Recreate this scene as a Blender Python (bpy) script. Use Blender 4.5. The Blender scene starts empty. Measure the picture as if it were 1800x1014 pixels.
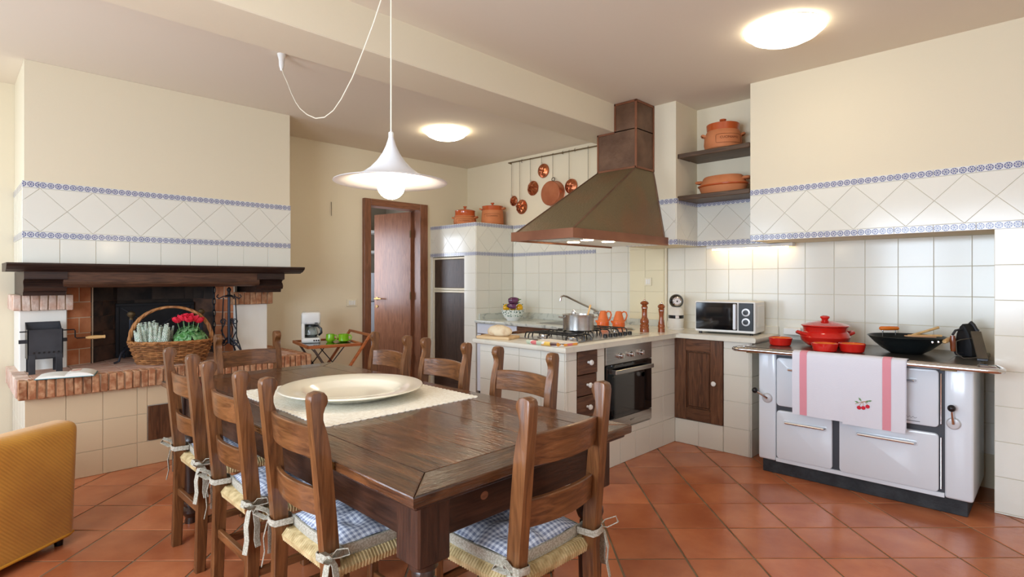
import bpy, bmesh, math, random
from mathutils import Vector, Matrix
random.seed(7)
PI = math.pi
S = bpy.context.scene
C = S.collection
# ------------------------------------------------------------------ camera, world, light, exposure
cd = bpy.data.cameras.new('camera'); cam = bpy.data.objects.new('camera', cd); C.objects.link(cam)
cam.location = (0, 0, 1.338)
cam.rotation_euler = (math.radians(90), 0, math.radians(44.584 - 90))
cd.sensor_width = 36.0; cd.lens = 36.0 * 984.4 / 1800.0
cd.shift_y = -(507.0 - 492.2) / 1800.0
cd.clip_start = 0.02
S.camera = cam
w = bpy.data.worlds.new('world'); S.world = w; w.use_nodes = True
wn = w.node_tree.nodes; wl = w.node_tree.links
bg = wn['Background']; bg.inputs[0].default_value = (0.72, 0.84, 1.0, 1); bg.inputs[1].default_value = 0.9
S.view_settings.view_transform = 'Standard'; S.view_settings.look = 'None'
S.view_settings.gamma = 1.0; S.view_settings.use_curve_mapping = False
S.view_settings.exposure = 0.1

def area(name, loc, rot, sx, sy, power, col):
    l = bpy.data.lights.new(name, 'AREA'); l.shape = 'RECTANGLE'; l.size = sx; l.size_y = sy
    l.energy = power; l.color = col
    o = bpy.data.objects.new(name, l); o.location = loc; o.rotation_euler = rot; C.objects.link(o)
    return o
# daylight entering through the two windows (one on the left wall, one behind the camera)
area('daylight_hearth', (-1.78, 4.2, 1.55), (0, math.radians(-90), 0), 1.5, 1.7, 62, (0.70, 0.84, 1.0))
area('daylight_left', (-1.78, 1.2, 1.55), (0, math.radians(-90), 0), 1.5, 2.0, 160, (0.72, 0.85, 1.0))
area('daylight_rear', (1.6, -1.58, 1.55), (math.radians(90), 0, 0), 2.6, 1.5, 10, (0.92, 0.96, 1.0))

# ------------------------------------------------------------------ materials
def lin(c):
    return tuple(((v / 255.0) / 12.92 if v / 255.0 <= 0.04045 else ((v / 255.0 + 0.055) / 1.055) ** 2.4) for v in c) + (1.0,)
MATS = {}
def mat(name, c, rough=.5, metal=0.0, c2=None, sc=6, stretch=(1, 1, 1), lo=.35, hi=.65, dist=0.0, detail=4,
        bump=0.0, bsc=60, bst=(1, 1, 1), rnd=0.0, coat=0.0, emit=None, es=0.0, trans=0.0, ior=1.45, spec=None, sheen=0.0):
    m = bpy.data.materials.new(name); m.use_nodes = True
    nt = m.node_tree; n = nt.nodes; l = nt.links; b = n['Principled BSDF']
    b.inputs['Base Color'].default_value = lin(c); b.inputs['Roughness'].default_value = rough
    b.inputs['Metallic'].default_value = metal; b.inputs['IOR'].default_value = ior
    if spec is not None: b.inputs['Specular IOR Level'].default_value = spec
    if coat: b.inputs['Coat Weight'].default_value = coat; b.inputs['Coat Roughness'].default_value = .08
    if trans: b.inputs['Transmission Weight'].default_value = trans
    if sheen: b.inputs['Sheen Weight'].default_value = sheen
    if emit: b.inputs['Emission Color'].default_value = lin(emit); b.inputs['Emission Strength'].default_value = es
    tc = n.new('ShaderNodeTexCoord'); src = None
    if c2:
        mp = n.new('ShaderNodeMapping'); mp.inputs['Scale'].default_value = stretch
        l.new(tc.outputs['Object'], mp.inputs['Vector'])
        if rnd:
            oi = n.new('ShaderNodeObjectInfo'); mu = n.new('ShaderNodeVectorMath'); mu.operation = 'SCALE'
            cx = n.new('ShaderNodeCombineXYZ')
            for i in range(3): l.new(oi.outputs['Random'], cx.inputs[i])
            mu.inputs['Scale'].default_value = 37.0; l.new(cx.outputs[0], mu.inputs[0])
            l.new(mu.outputs[0], mp.inputs['Location'])
        nz = n.new('ShaderNodeTexNoise'); nz.inputs['Scale'].default_value = sc
        nz.inputs['Detail'].default_value = detail; nz.inputs['Distortion'].default_value = dist
        l.new(mp.outputs[0], nz.inputs['Vector'])
        mr = n.new('ShaderNodeMapRange'); mr.inputs['From Min'].default_value = lo; mr.inputs['From Max'].default_value = hi
        l.new(nz.outputs['Fac'], mr.inputs['Value'])
        mx = n.new('ShaderNodeMix'); mx.data_type = 'RGBA'
        mx.inputs['A'].default_value = lin(c); mx.inputs['B'].default_value = lin(c2)
        l.new(mr.outputs[0], mx.inputs['Factor']); src = mx.outputs['Result']
    if rnd:
        oi = n.new('ShaderNodeObjectInfo'); r2 = n.new('ShaderNodeMapRange')
        r2.inputs['To Min'].default_value = 1 - rnd; r2.inputs['To Max'].default_value = 1 + rnd
        l.new(oi.outputs['Random'], r2.inputs['Value'])
        hs = n.new('ShaderNodeHueSaturation'); l.new(r2.outputs[0], hs.inputs['Value'])
        if src: l.new(src, hs.inputs['Color'])
        else: hs.inputs['Color'].default_value = lin(c)
        src = hs.outputs[0]
    if src: l.new(src, b.inputs['Base Color'])
    if bump:
        mp2 = n.new('ShaderNodeMapping'); mp2.inputs['Scale'].default_value = bst
        l.new(tc.outputs['Object'], mp2.inputs['Vector'])
        nb = n.new('ShaderNodeTexNoise'); nb.inputs['Scale'].default_value = bsc; nb.inputs['Detail'].default_value = 3
        l.new(mp2.outputs[0], nb.inputs['Vector'])
        bp = n.new('ShaderNodeBump'); bp.inputs['Strength'].default_value = bump; bp.inputs['Distance'].default_value = .01
        l.new(nb.outputs['Fac'], bp.inputs['Height']); l.new(bp.outputs[0], b.inputs['Normal'])
    MATS[name] = m
    return m
AX = {'x': (1, 9, 9), 'y': (9, 1, 9), 'z': (9, 9, 1)}
def wood(name, c, c2, ax, rough=.35, coat=.0, rnd=.10, sc=5, bump=.12):
    return mat(name, c, rough, c2=c2, sc=sc, stretch=AX[ax], dist=1.2, detail=6, lo=.3, hi=.68, rnd=rnd, coat=coat, bump=bump, bsc=14, bst=AX[ax])
mat('plaster', (231, 219, 192), .9, bump=.04, bsc=90)
mat('plaster_cool', (238, 234, 224), .9, bump=.04, bsc=90)
mat('ceiling', (232, 220, 200), .95)
mat('grout', (212, 204, 188), .9)
mat('grout_floor', (138, 120, 94), .95, c2=(110, 94, 72), sc=9)
mat('tile', (233, 230, 217), .14, rnd=.012, bump=.02, bsc=7)
mat('tile_ivory', (232, 222, 190), .2, rnd=.015, bump=.02, bsc=7)
mat('tile_cream', (222, 199, 164), .25, rnd=.02, bump=.02, bsc=7)
mat('terracotta', (198, 121, 79), .22, c2=(168, 92, 57), sc=4.2, rnd=.13, lo=.3, hi=.72, bump=.10, bsc=26, detail=6)
for a in 'xyz':
    wood('chairwood_' + a, (130, 84, 49), (84, 51, 28), a, .3, .2)
    wood('tablewood_' + a, (66, 40, 28), (34, 20, 14), a, .34, .15)
    wood('darkwood_' + a, (120, 80, 54), (76, 48, 32), a, .4)
    wood('panelwood_' + a, (86, 68, 56), (60, 46, 38), a, .42)
    wood('doorwood_' + a, (150, 100, 72), (116, 74, 52), a, .32)
    wood('mantel_' + a, (62, 42, 34), (38, 25, 21), a, .42)
    wood('lintel_' + a, (108, 74, 54), (70, 46, 34), a, .42)
    wood('traywood_' + a, (188, 106, 52), (150, 78, 34), a, .4)
wood('tabletop', (116, 72, 42), (44, 27, 17), 'y', .2, .4, rnd=.15, sc=4.2, bump=.3)
wood('tabletop_x', (104, 68, 42), (44, 28, 18), 'x', .2, .4, rnd=.08, sc=4.2, bump=.3)
mat('rush', (214, 190, 142), .8, c2=(172, 146, 98), sc=30, stretch=(1, 1, 1))
mat('brick', (162, 104, 70), .92, c2=(214, 170, 130), sc=22, rnd=.16, lo=.4, hi=.75, bump=.55, bsc=45, detail=6)
mat('brick_pale', (226, 206, 190), .92, c2=(206, 166, 144), sc=14, rnd=.07, bump=.5, bsc=45, detail=6)
mat('brick_top', (206, 172, 152), .9, c2=(186, 142, 120), sc=9, rnd=.06, bump=.3, bsc=40)
mat('mortar', (206, 184, 158), .95, bump=.3, bsc=60)
mat('firebrick', (178, 104, 66), .9, c2=(206, 136, 94), sc=8, rnd=.12, bump=.25, bsc=40)
mat('soot', (34, 31, 30), .95, c2=(70, 58, 50), sc=5, rnd=.25, bump=.3, bsc=40)
mat('soot_mid', (104, 74, 58), .95, c2=(52, 44, 40), sc=6, rnd=.2, bump=.3, bsc=40)
mat('iron', (44, 44, 47), .55, .6, bump=.15, bsc=50)
mat('iron_sheet', (70, 71, 76), .42, .55, c2=(54, 54, 58), sc=6)
mat('wrought', (58, 62, 72), .45, .7)
mat('copper_hood', (124, 94, 73), .42, .35, c2=(98, 71, 54), sc=6, bump=.25, bsc=30)
mat('copper_green', (124, 108, 78), .5, .35, c2=(146, 102, 70), sc=2.4, bump=.45, bsc=55, lo=.45, hi=.8)
mat('copper_rim', (146, 96, 70), .38, .45, c2=(126, 80, 57), sc=4)
mat('copper', (206, 128, 90), .24, .9, c2=(160, 84, 54), sc=18, bump=.15, bsc=50)
mat('copper_plain', (196, 126, 92), .38, .7, c2=(176, 106, 76), sc=5)
mat('brass', (150, 120, 72), .35, .85)
mat('brass_old', (118, 100, 72), .45, .7)
mat('marble', (226, 220, 204), .2, c2=(196, 192, 180), sc=3, lo=.55, hi=.8, dist=2.0, detail=8)
mat('marble_grey', (206, 208, 198), .25, c2=(150, 154, 148), sc=7, lo=.52, hi=.72, dist=2.5, detail=8)
mat('enamel', (230, 237, 244), .18, coat=.4)
mat('enamel_dark', (70, 72, 78), .5)
mat('kick', (58, 62, 66), .65, c2=(40, 42, 46), sc=12, bump=.3)
mat('steel', (198, 196, 192), .26, .95, c2=(182, 180, 176), sc=5, stretch=(1, 1, 30))
mat('steel_dark', (98, 94, 88), .3, .75, c2=(122, 116, 106), sc=5)
mat('chrome', (218, 218, 220), .1, 1.0)
mat('black', (22, 22, 24), .3)
mat('black_gloss', (12, 13, 15), .06, coat=.5)
mat('oven_glass', (26, 27, 28), .05, spec=.9)
mat('white_plastic', (236, 234, 228), .35)
mat('ivory_plastic', (232, 222, 196), .4)
mat('silver_plastic', (206, 206, 208), .35, .3)
mat('porcelain', (240, 238, 232), .15, coat=.4)
mat('cream_ceramic', (250, 243, 222), .15, coat=.5)
mat('red_glaze', (206, 32, 24), .14, coat=.6)
mat('orange_glaze', (232, 122, 40), .2, coat=.5)
mat('jug_glaze', (232, 110, 50), .2, coat=.4)
mat('jug_matte', (230, 122, 66), .6)
mat('terra_pot', (204, 128, 82), .75, c2=(190, 112, 66), sc=5)
mat('terra_glaze', (186, 84, 38), .15, coat=.5)
mat('terra_mark', (110, 52, 26), .8)
mat('shelf_wood', (98, 74, 52), .45, c2=(72, 52, 36), sc=5, stretch=(9, 1, 9), dist=1)
mat('mill_wood', (150, 78, 36), .18, coat=.6, c2=(116, 54, 24), sc=6, stretch=(8, 8, 1))
mat('lime', (132, 190, 30), .18, coat=.5)
mat('lace', (248, 245, 234), .9, c2=(236, 230, 214), sc=60, bump=.3, bsc=120)
mat('towel', (228, 228, 236), .9, bump=.12, bsc=200)
mat('towel_pink', (228, 152, 164), .9)
mat('cherry', (206, 34, 56), .8)
mat('leaf_stitch', (120, 160, 110), .8)
mat('stem_stitch', (196, 150, 110), .8)
mat('wicker', (168, 112, 64), .6, c2=(112, 68, 36), sc=14, rnd=.15)
mat('wicker_handle', (184, 126, 72), .55, c2=(140, 88, 46), sc=20)
mat('leaf', (62, 122, 52), .4, c2=(140, 180, 128), sc=22, rnd=.2)
mat('heather', (196, 212, 190), .8, c2=(236, 240, 228), sc=40)
mat('heather_stem', (176, 190, 162), .8)
mat('petal', (214, 22, 48), .5, c2=(236, 60, 84), sc=12)
mat('soil', (60, 44, 32), .95)
mat('wok', (40, 46, 48), .35, .5, bump=.05)
mat('pale_wood', (226, 186, 128), .5, c2=(206, 160, 100), sc=6, stretch=(1, 8, 8))
mat('board_wood', (226, 196, 152), .55, c2=(210, 174, 126), sc=5, stretch=(8, 1, 8))
mat('bread', (232, 214, 180), .85, c2=(190, 142, 92), sc=14, lo=.45, hi=.75, bump=.3, bsc=30)
mat('paper', (244, 240, 230), .8)
mat('page_art', (222, 148, 140), .7, c2=(240, 224, 200), sc=14)
mat('cover_teal', (96, 138, 142), .6)
mat('cover_dark', (60, 44, 42), .4)
mat('aubergine', (64, 30, 60), .2, coat=.5, c2=(120, 66, 104), sc=4)
mat('pepper_yellow', (236, 176, 20), .25, coat=.3)
mat('green_stem', (96, 128, 64), .6)
mat('ribbon', (158, 151, 134), .9, c2=(186, 180, 164), sc=180, lo=.45, hi=.55)
mat('cord', (236, 226, 204), .6)
mat('shade', (226, 226, 228), .45)
mat('shade_inner', (246, 240, 226), .5)
mat('bulb', (255, 250, 236), .4, emit=(255, 236, 204), es=34)
mat('dome', (255, 252, 244), .4, emit=(255, 240, 216), es=9)
mat('dome_bright', (255, 252, 244), .4, emit=(255, 240, 212), es=19)
mat('hood_lamp', (255, 246, 226), .4, emit=(255, 222, 170), es=26)
mat('strip_lamp', (255, 240, 210), .4, emit=(255, 216, 150), es=15)
mat('glass', (240, 246, 246), .03, trans=1.0, ior=1.45)
mat('fridge_white', (226, 230, 238), .35)
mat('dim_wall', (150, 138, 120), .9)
mat('grey_leg', (80, 66, 58), .5)
mat('text_dark', (52, 46, 44), .6)
mat('stain_white', (236, 236, 236), .5)
mat('amber_piping', (196, 134, 34), .9)

def pattern_border():
    """glazed border tile printed with a row of blue daisies, one every 40 mm"""
    m = bpy.data.materials.new('border_print'); m.use_nodes = True
    nt = m.node_tree; n = nt.nodes; l = nt.links; b = n['Principled BSDF']; b.inputs['Roughness'].default_value = .16
    tc = n.new('ShaderNodeTexCoord'); sp = n.new('ShaderNodeSeparateXYZ'); l.new(tc.outputs['Object'], sp.inputs[0])
    def mth(op, a, bb=None, cc=None):
        q = n.new('ShaderNodeMath'); q.operation = op
        for i, v in enumerate((a, bb, cc)):
            if v is None: continue
            if hasattr(v, 'links'): l.new(v, q.inputs[i])
            else: q.inputs[i].default_value = v
        return q.outputs[0]
    x = mth('SUBTRACT', mth('FRACT', mth('ADD', mth('DIVIDE', sp.outputs[0], .0404), 100.5)), .5)
    y = mth('DIVIDE', sp.outputs[1], .0404)
    r = mth('SQRT', mth('ADD', mth('MULTIPLY', x, x), mth('MULTIPLY', y, y)))
    th = mth('ARCTAN2', y, x)
    pet = mth('GREATER_THAN', mth('COSINE', mth('MULTIPLY', th, 8.0)), -0.25)
    inpet = mth('MULTIPLY', pet, mth('MULTIPLY', mth('LESS_THAN', r, .37), mth('GREATER_THAN', r, .10)))
    disc = mth('LESS_THAN', r, .45)
    blue = mth('MULTIPLY', disc, mth('SUBTRACT', 1.0, inpet))
    mx = n.new('ShaderNodeMix'); mx.data_type = 'RGBA'
    mx.inputs['A'].default_value = lin((224, 224, 222)); mx.inputs['B'].default_value = lin((66, 76, 134))
    l.new(blue, mx.inputs['Factor']); l.new(mx.outputs['Result'], b.inputs['Base Color'])
    MATS['border_print'] = m
pattern_border()
def gingham():
    m = bpy.data.materials.new('gingham'); m.use_nodes = True
    nt = m.node_tree; n = nt.nodes; l = nt.links; b = n['Principled BSDF']; b.inputs['Roughness'].default_value = .9
    tc = n.new('ShaderNodeTexCoord'); sp = n.new('ShaderNodeSeparateXYZ'); l.new(tc.outputs['Object'], sp.inputs[0])
    def sq(o):
        d = n.new('ShaderNodeMath'); d.operation = 'MULTIPLY'; d.inputs[1].default_value = 1 / .018; l.new(o, d.inputs[0])
        f = n.new('ShaderNodeMath'); f.operation = 'FRACT'; l.new(d.outputs[0], f.inputs[0])
        g = n.new('ShaderNodeMath'); g.operation = 'GREATER_THAN'; g.inputs[1].default_value = .5; l.new(f.outputs[0], g.inputs[0])
        return g.outputs[0]
    a = n.new('ShaderNodeMath'); a.operation = 'ADD'; l.new(sq(sp.outputs[0]), a.inputs[0]); l.new(sq(sp.outputs[1]), a.inputs[1])
    h = n.new('ShaderNodeMath'); h.operation = 'MULTIPLY'; h.inputs[1].default_value = .5; l.new(a.outputs[0], h.inputs[0])
    mx = n.new('ShaderNodeMix'); mx.data_type = 'RGBA'
    mx.inputs['A'].default_value = lin((236, 238, 246)); mx.inputs['B'].default_value = lin((138, 144, 168))
    l.new(h.outputs[0], mx.inputs['Factor']); l.new(mx.outputs['Result'], b.inputs['Base Color'])
    MATS['gingham'] = m
gingham()
def ribbed():
    m = mat('armchair_fabric', (216, 156, 50), .95, c2=(192, 130, 34), sc=3, sheen=.3)
    nt = m.node_tree; n = nt.nodes; l = nt.links; b = n['Principled BSDF']
    tc = n.new('ShaderNodeTexCoord'); wv = n.new('ShaderNodeTexWave'); wv.inputs['Scale'].default_value = 34
    wv.bands_direction = 'DIAGONAL'; wv.inputs['Distortion'].default_value = .6; l.new(tc.outputs['Object'], wv.inputs['Vector'])
    bp = n.new('ShaderNodeBump'); bp.inputs['Strength'].default_value = .35; bp.inputs['Distance'].default_value = .004
    l.new(wv.outputs['Fac'], bp.inputs['Height']); l.new(bp.outputs[0], b.inputs['Normal'])
ribbed()
def spotted():
    m = mat('bowl_print', (232, 236, 226), .2, coat=.4)
    nt = m.node_tree; n = nt.nodes; l = nt.links; b = n['Principled BSDF']
    tc = n.new('ShaderNodeTexCoord'); v = n.new('ShaderNodeTexVoronoi'); v.inputs['Scale'].default_value = 55
    l.new(tc.outputs['Object'], v.inputs['Vector'])
    g = n.new('ShaderNodeMath'); g.operation = 'LESS_THAN'; g.inputs[1].default_value = .36; l.new(v.outputs['Distance'], g.inputs[0])
    mx = n.new('ShaderNodeMix'); mx.data_type = 'RGBA'; mx.inputs['A'].default_value = lin((232, 236, 226)); mx.inputs['B'].default_value = lin((60, 100, 84))
    l.new(g.outputs[0], mx.inputs['Factor']); l.new(mx.outputs['Result'], b.inputs['Base Color'])
spotted()
def magazine():
    m = mat('magazine_print', (240, 236, 230), .3)
    nt = m.node_tree; n = nt.nodes; l = nt.links; b = n['Principled BSDF']
    tc = n.new('ShaderNodeTexCoord'); v = n.new('ShaderNodeTexVoronoi'); v.inputs['Scale'].default_value = 22
    l.new(tc.outputs['Object'], v.inputs['Vector'])
    cr = n.new('ShaderNodeValToRGB'); e = cr.color_ramp
    e.interpolation = 'CONSTANT'
    cols = [(0, (240, 236, 230)), (.2, (236, 160, 60)), (.38, (222, 120, 120)), (.5, (246, 238, 232)), (.66, (196, 206, 180)), (.78, (240, 196, 90)), (.9, (90, 60, 60))]
    while len(e.elements) < len(cols): e.elements.new(.5)
    for i, (p, c) in enumerate(cols): e.elements[i].position = p; e.elements[i].color = lin(c)
    sx = n.new('ShaderNodeSeparateColor'); l.new(v.outputs['Color'], sx.inputs[0])
    l.new(sx.outputs[0], cr.inputs[0]); l.new(cr.outputs[0], b.inputs['Base Color'])
magazine()

# ------------------------------------------------------------------ mesh helpers
ORG = {}
def V(*a): return Vector(a)
def finish(bm, smooth=None):
    bmesh.ops.recalc_face_normals(bm, faces=bm.faces)
    me = bpy.data.meshes.new('m'); bm.to_mesh(me); bm.free()
    return me
def shade(me, ang=35):
    if ang is None: return
    for p in me.polygons: p.use_smooth = True
    try: me.set_sharp_from_angle(angle=math.radians(ang))
    except Exception: pass
def obj(name, bm, m, parent=None, smooth=35, kind=None, label=None):
    me = finish(bm) if isinstance(bm, bmesh.types.BMesh) else bm
    me.name = name
    shade(me, smooth)
    ms = m if isinstance(m, (list, tuple)) else [m]
    if not me.materials:
        for q in ms: me.materials.append(MATS[q])
    o = bpy.data.objects.new(name, me); C.objects.link(o)
    if parent is not None:
        o.parent = parent; og = ORG.get(parent.name, Vector((0, 0, 0)))
        me.transform(Matrix.Translation(-og)); ORG[o.name] = og
    else: ORG[o.name] = Vector((0, 0, 0))
    if kind: o['kind'] = kind
    if label: o['label'] = label
    return o
def thing(name, label, cat, loc=(0, 0, 0), group=None, rz=0, local=False):
    o = bpy.data.objects.new(name, None); C.objects.link(o); o.empty_display_size = .1
    o.location = loc; o.rotation_euler = (0, 0, rz)
    o['label'] = label; o['category'] = cat
    if group: o['group'] = group
    ORG[o.name] = Vector((0, 0, 0)) if local else Vector(loc)
    return o
def tag(o, label, cat, group=None):
    o['label'] = label; o['category'] = cat
    if group: o['group'] = group
    return o
def solo(name, bm, m, label, cat, loc=(0, 0, 0), group=None, smooth=35, local=False, rz=0):
    """a thing that is one mesh; its origin sits at loc"""
    o = obj(name, bm, m, None, smooth)
    if not local: o.data.transform(Matrix.Translation(-Vector(loc)))
    o.location = loc; o.rotation_euler = (0, 0, rz)
    ORG[o.name] = Vector((0, 0, 0)) if local else Vector(loc)
    return tag(o, label, cat, group)
def BM(): return bmesh.new()
def box(bm, x0, x1, y0, y1, z0, z1, bev=0.0, seg=1, mi=0):
    r = bmesh.ops.create_cube(bm, size=1.0)
    bmesh.ops.transform(bm, matrix=Matrix.Translation(((x0 + x1) / 2, (y0 + y1) / 2, (z0 + z1) / 2)) @ Matrix.Diagonal((abs(x1 - x0), abs(y1 - y0), abs(z1 - z0), 1)), verts=r['verts'])
    fs = set(f for v in r['verts'] for f in v.link_faces)
    for f in fs: f.material_index = mi
    if bev:
        es = list(set(e for v in r['verts'] for e in v.link_edges))
        bmesh.ops.bevel(bm, geom=es, offset=bev, segments=seg, affect='EDGES', profile=.5, clamp_overlap=True, material=-1)
    return bm
def bx(*a, **k): return box(BM(), *a, **k)
def obox(bm, c, ax, ay, az, sx, sy, sz, bev=0.0):
    """oriented box, centre c, unit axes"""
    r = bmesh.ops.create_cube(bm, size=1.0)
    M4 = Matrix((tuple(ax) + (0,), tuple(ay) + (0,), tuple(az) + (0,), (0, 0, 0, 1))).transposed()
    bmesh.ops.transform(bm, matrix=Matrix.Translation(c) @ M4 @ Matrix.Diagonal((sx, sy, sz, 1)), verts=r['verts'])
    if bev:
        es = list(set(e for v in r['verts'] for e in v.link_edges))
        bmesh.ops.bevel(bm, geom=es, offset=bev, segments=1, affect='EDGES', profile=.5, clamp_overlap=True)
    return bm
def bar(bm, p, q, wx, wz, up=(0, 0, 1), bev=.003):
    p = Vector(p); q = Vector(q); d = (q - p); L = d.length; d.normalize()
    s = d.cross(Vector(up)); s.normalize(); u = s.cross(d)
    return obox(bm, (p + q) / 2, d, s, u, L, wx, wz, bev)
def lathe(bm, prof, c=(0, 0, 0), n=28, M4=None, cap0=True, cap1=True, mi=0):
    rings = []
    for (r, z) in prof:
        if r < 1e-5: rings.append([bm.verts.new((0, 0, z))])
        else: rings.append([bm.verts.new((r * math.cos(2 * PI * i / n), r * math.sin(2 * PI * i / n), z)) for i in range(n)])
    fs = []
    for a, b in zip(rings, rings[1:]):
        for i in range(n):
            j = (i + 1) % n
            if len(a) == 1 and len(b) == 1: continue
            if len(a) == 1: fs.append(bm.faces.new((a[0], b[i], b[j])))
            elif len(b) == 1: fs.append(bm.faces.new((a[i], b[0], a[j])))
            else: fs.append(bm.faces.new((a[i], b[i], b[j], a[j])))
    if cap0 and len(rings[0]) > 1: fs.append(bm.faces.new(rings[0][::-1]))
    if cap1 and len(rings[-1]) > 1: fs.append(bm.faces.new(rings[-1]))
    for f in fs: f.material_index = mi
    T = Matrix.Translation(c) @ (M4 if M4 else Matrix.Identity(4))
    vs = [v for r in rings for v in r]
    bmesh.ops.transform(bm, matrix=T, verts=vs)
    return bm
def tube(bm, pts, r, n=8, closed=False, flat=None):
    pts = [Vector(p) for p in pts]; N = len(pts); rings = []
    up = Vector((0, 0, 1)); prev = None
    for i, p in enumerate(pts):
        if closed: t = pts[(i + 1) % N] - pts[i - 1]
        else: t = pts[min(i + 1, N - 1)] - pts[max(i - 1, 0)]
        t.normalize()
        if prev is None:
            a = t.cross(up)
            if a.length < 1e-3: a = t.cross(Vector((1, 0, 0)))
        else: a = prev - t * prev.dot(t)
        if a.length < 1e-6: a = t.orthogonal()
        a.normalize(); prev = a; b = t.cross(a)
        rr = r[i] if isinstance(r, (list, tuple)) else r
        fl = flat or 1.0
        rings.append([bm.verts.new(p + a * rr * math.cos(2 * PI * k / n) + b * rr * fl * math.sin(2 * PI * k / n)) for k in range(n)])
    R = range(N) if closed else range(N - 1)
    for i in R:
        A = rings[i]; B = rings[(i + 1) % N]
        for k in range(n):
            k2 = (k + 1) % n
            bm.faces.new((A[k], A[k2], B[k2], B[k]))
    if not closed:
        bm.faces.new(rings[0][::-1]); bm.faces.new(rings[-1])
    return bm
def prism(bm, poly, fr, t0, t1, bev=0.0):
    """extrude 2-D polygon; fr = (origin, eu, ev, en); from t0 to t1 along en"""
    O, eu, ev, en = [Vector(q) for q in fr]
    A = [bm.verts.new(O + eu * u + ev * v + en * t0) for u, v in poly]
    B = [bm.verts.new(O + eu * u + ev * v + en * t1) for u, v in poly]
    n = len(poly); fs = [bm.faces.new(A[::-1]), bm.faces.new(B)]
    for i in range(n):
        j = (i + 1) % n; fs.append(bm.faces.new((A[i], A[j], B[j], B[i])))
    if bev:
        es = list(set(e for f in fs[:2] for e in f.edges))
        bmesh.ops.bevel(bm, geom=es, offset=bev, segments=2, affect='EDGES', profile=.5, clamp_overlap=True)
    return bm
def ribbon(bm, pts, wid, wdir, th=.0015):
    """flat strip following pts; wdir = width direction (one or per point)"""
    pts = [Vector(p) for p in pts]; N = len(pts); L = []; 
    for i, p in enumerate(pts):
        t = (pts[min(i + 1, N - 1)] - pts[max(i - 1, 0)]).normalized()
        wd = Vector(wdir[i] if isinstance(wdir, list) else wdir)
        wd = (wd - t * wd.dot(t)).normalized(); nn = t.cross(wd)
        ww = wid[i] if isinstance(wid, list) else wid
        L.append([bm.verts.new(p + wd * ww / 2 + nn * th), bm.verts.new(p - wd * ww / 2 + nn * th), bm.verts.new(p - wd * ww / 2 - nn * th), bm.verts.new(p + wd * ww / 2 - nn * th)])
    for a, b in zip(L, L[1:]):
        for k in range(4):
            bm.faces.new((a[k], a[(k + 1) % 4], b[(k + 1) % 4], b[k]))
    bm.faces.new(L[0][::-1]); bm.faces.new(L[-1])
    return bm
def text_mesh(s, size):
    cu = bpy.data.curves.new('t', 'FONT'); cu.body = s; cu.size = size; cu.align_x = 'CENTER'; cu.align_y = 'CENTER'; cu.resolution_u = 2
    o = bpy.data.objects.new('t', cu); me = bpy.data.meshes.new_from_object(o)
    bpy.data.objects.remove(o); bpy.data.curves.remove(cu)
    return me
def text_on(parent, name, s, size, fr, m, depth=.0008):
    me = text_mesh(s, size); O, eu, ev, en = [Vector(q) for q in fr]
    for v in me.vertices: v.co = O + eu * v.co.x + ev * v.co.y + en * depth
    return obj(name, me, m, parent, smooth=None)
def text_round(parent, name, s, size, c, R, a0, z, m):
    """lettering wrapped round a vertical cylinder of radius R"""
    me = text_mesh(s, size)
    for v in me.vertices:
        a = a0 + v.co.x / R; v.co = Vector((c[0] + (R + .0012) * math.cos(a), c[1] + (R + .0012) * math.sin(a), z + v.co.y))
    return obj(name, me, m, parent, smooth=None)
# ---- tiles: convex polygons in a face frame, each its own object
def clip(poly, u0, u1, v0, v1):
    def cut(P, ins, inter):
        out = []
        for i in range(len(P)):
            a = P[i - 1]; b = P[i]
            if ins(b):
                if not ins(a): out.append(inter(a, b))
                out.append(b)
            elif ins(a): out.append(inter(a, b))
        return out
    def ix(x): return lambda a, b: (x, a[1] + (b[1] - a[1]) * (x - a[0]) / (b[0] - a[0]))
    def iy(y): return lambda a, b: (a[0] + (b[0] - a[0]) * (y - a[1]) / (b[1] - a[1]), y)
    for ins, it in ((lambda p: p[0] >= u0, ix(u0)), (lambda p: p[0] <= u1, ix(u1)), (lambda p: p[1] >= v0, iy(v0)), (lambda p: p[1] <= v1, iy(v1))):
        if not poly: return []
        poly = cut(poly, ins, it)
    out = []
    for p in poly:
        if not out or (abs(p[0] - out[-1][0]) + abs(p[1] - out[-1][1])) > 1e-4: out.append(p)
    if len(out) > 1 and (abs(out[0][0] - out[-1][0]) + abs(out[0][1] - out[-1][1])) < 1e-4: out.pop()
    return out
def parea(P): return .5 * sum(P[i - 1][0] * P[i][1] - P[i][0] * P[i - 1][1] for i in range(len(P)))
def inset(P, g):
    n = len(P); L = []
    for i in range(n):
        a = Vector(P[i]); b = Vector(P[(i + 1) % n]); d = (b - a).normalized(); nn = Vector((-d.y, d.x)); L.append((a + nn * g, d))
    out = []
    for i in range(n):
        p, d = L[i - 1]; q, e = L[i]; den = d.x * e.y - d.y * e.x
        if abs(den) < 1e-6: out.append(q); continue
        t = ((q.x - p.x) * e.y - (q.y - p.y) * e.x) / den; out.append(p + d * t)
    return [(o.x, o.y) for o in out]
TC = {}
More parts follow.
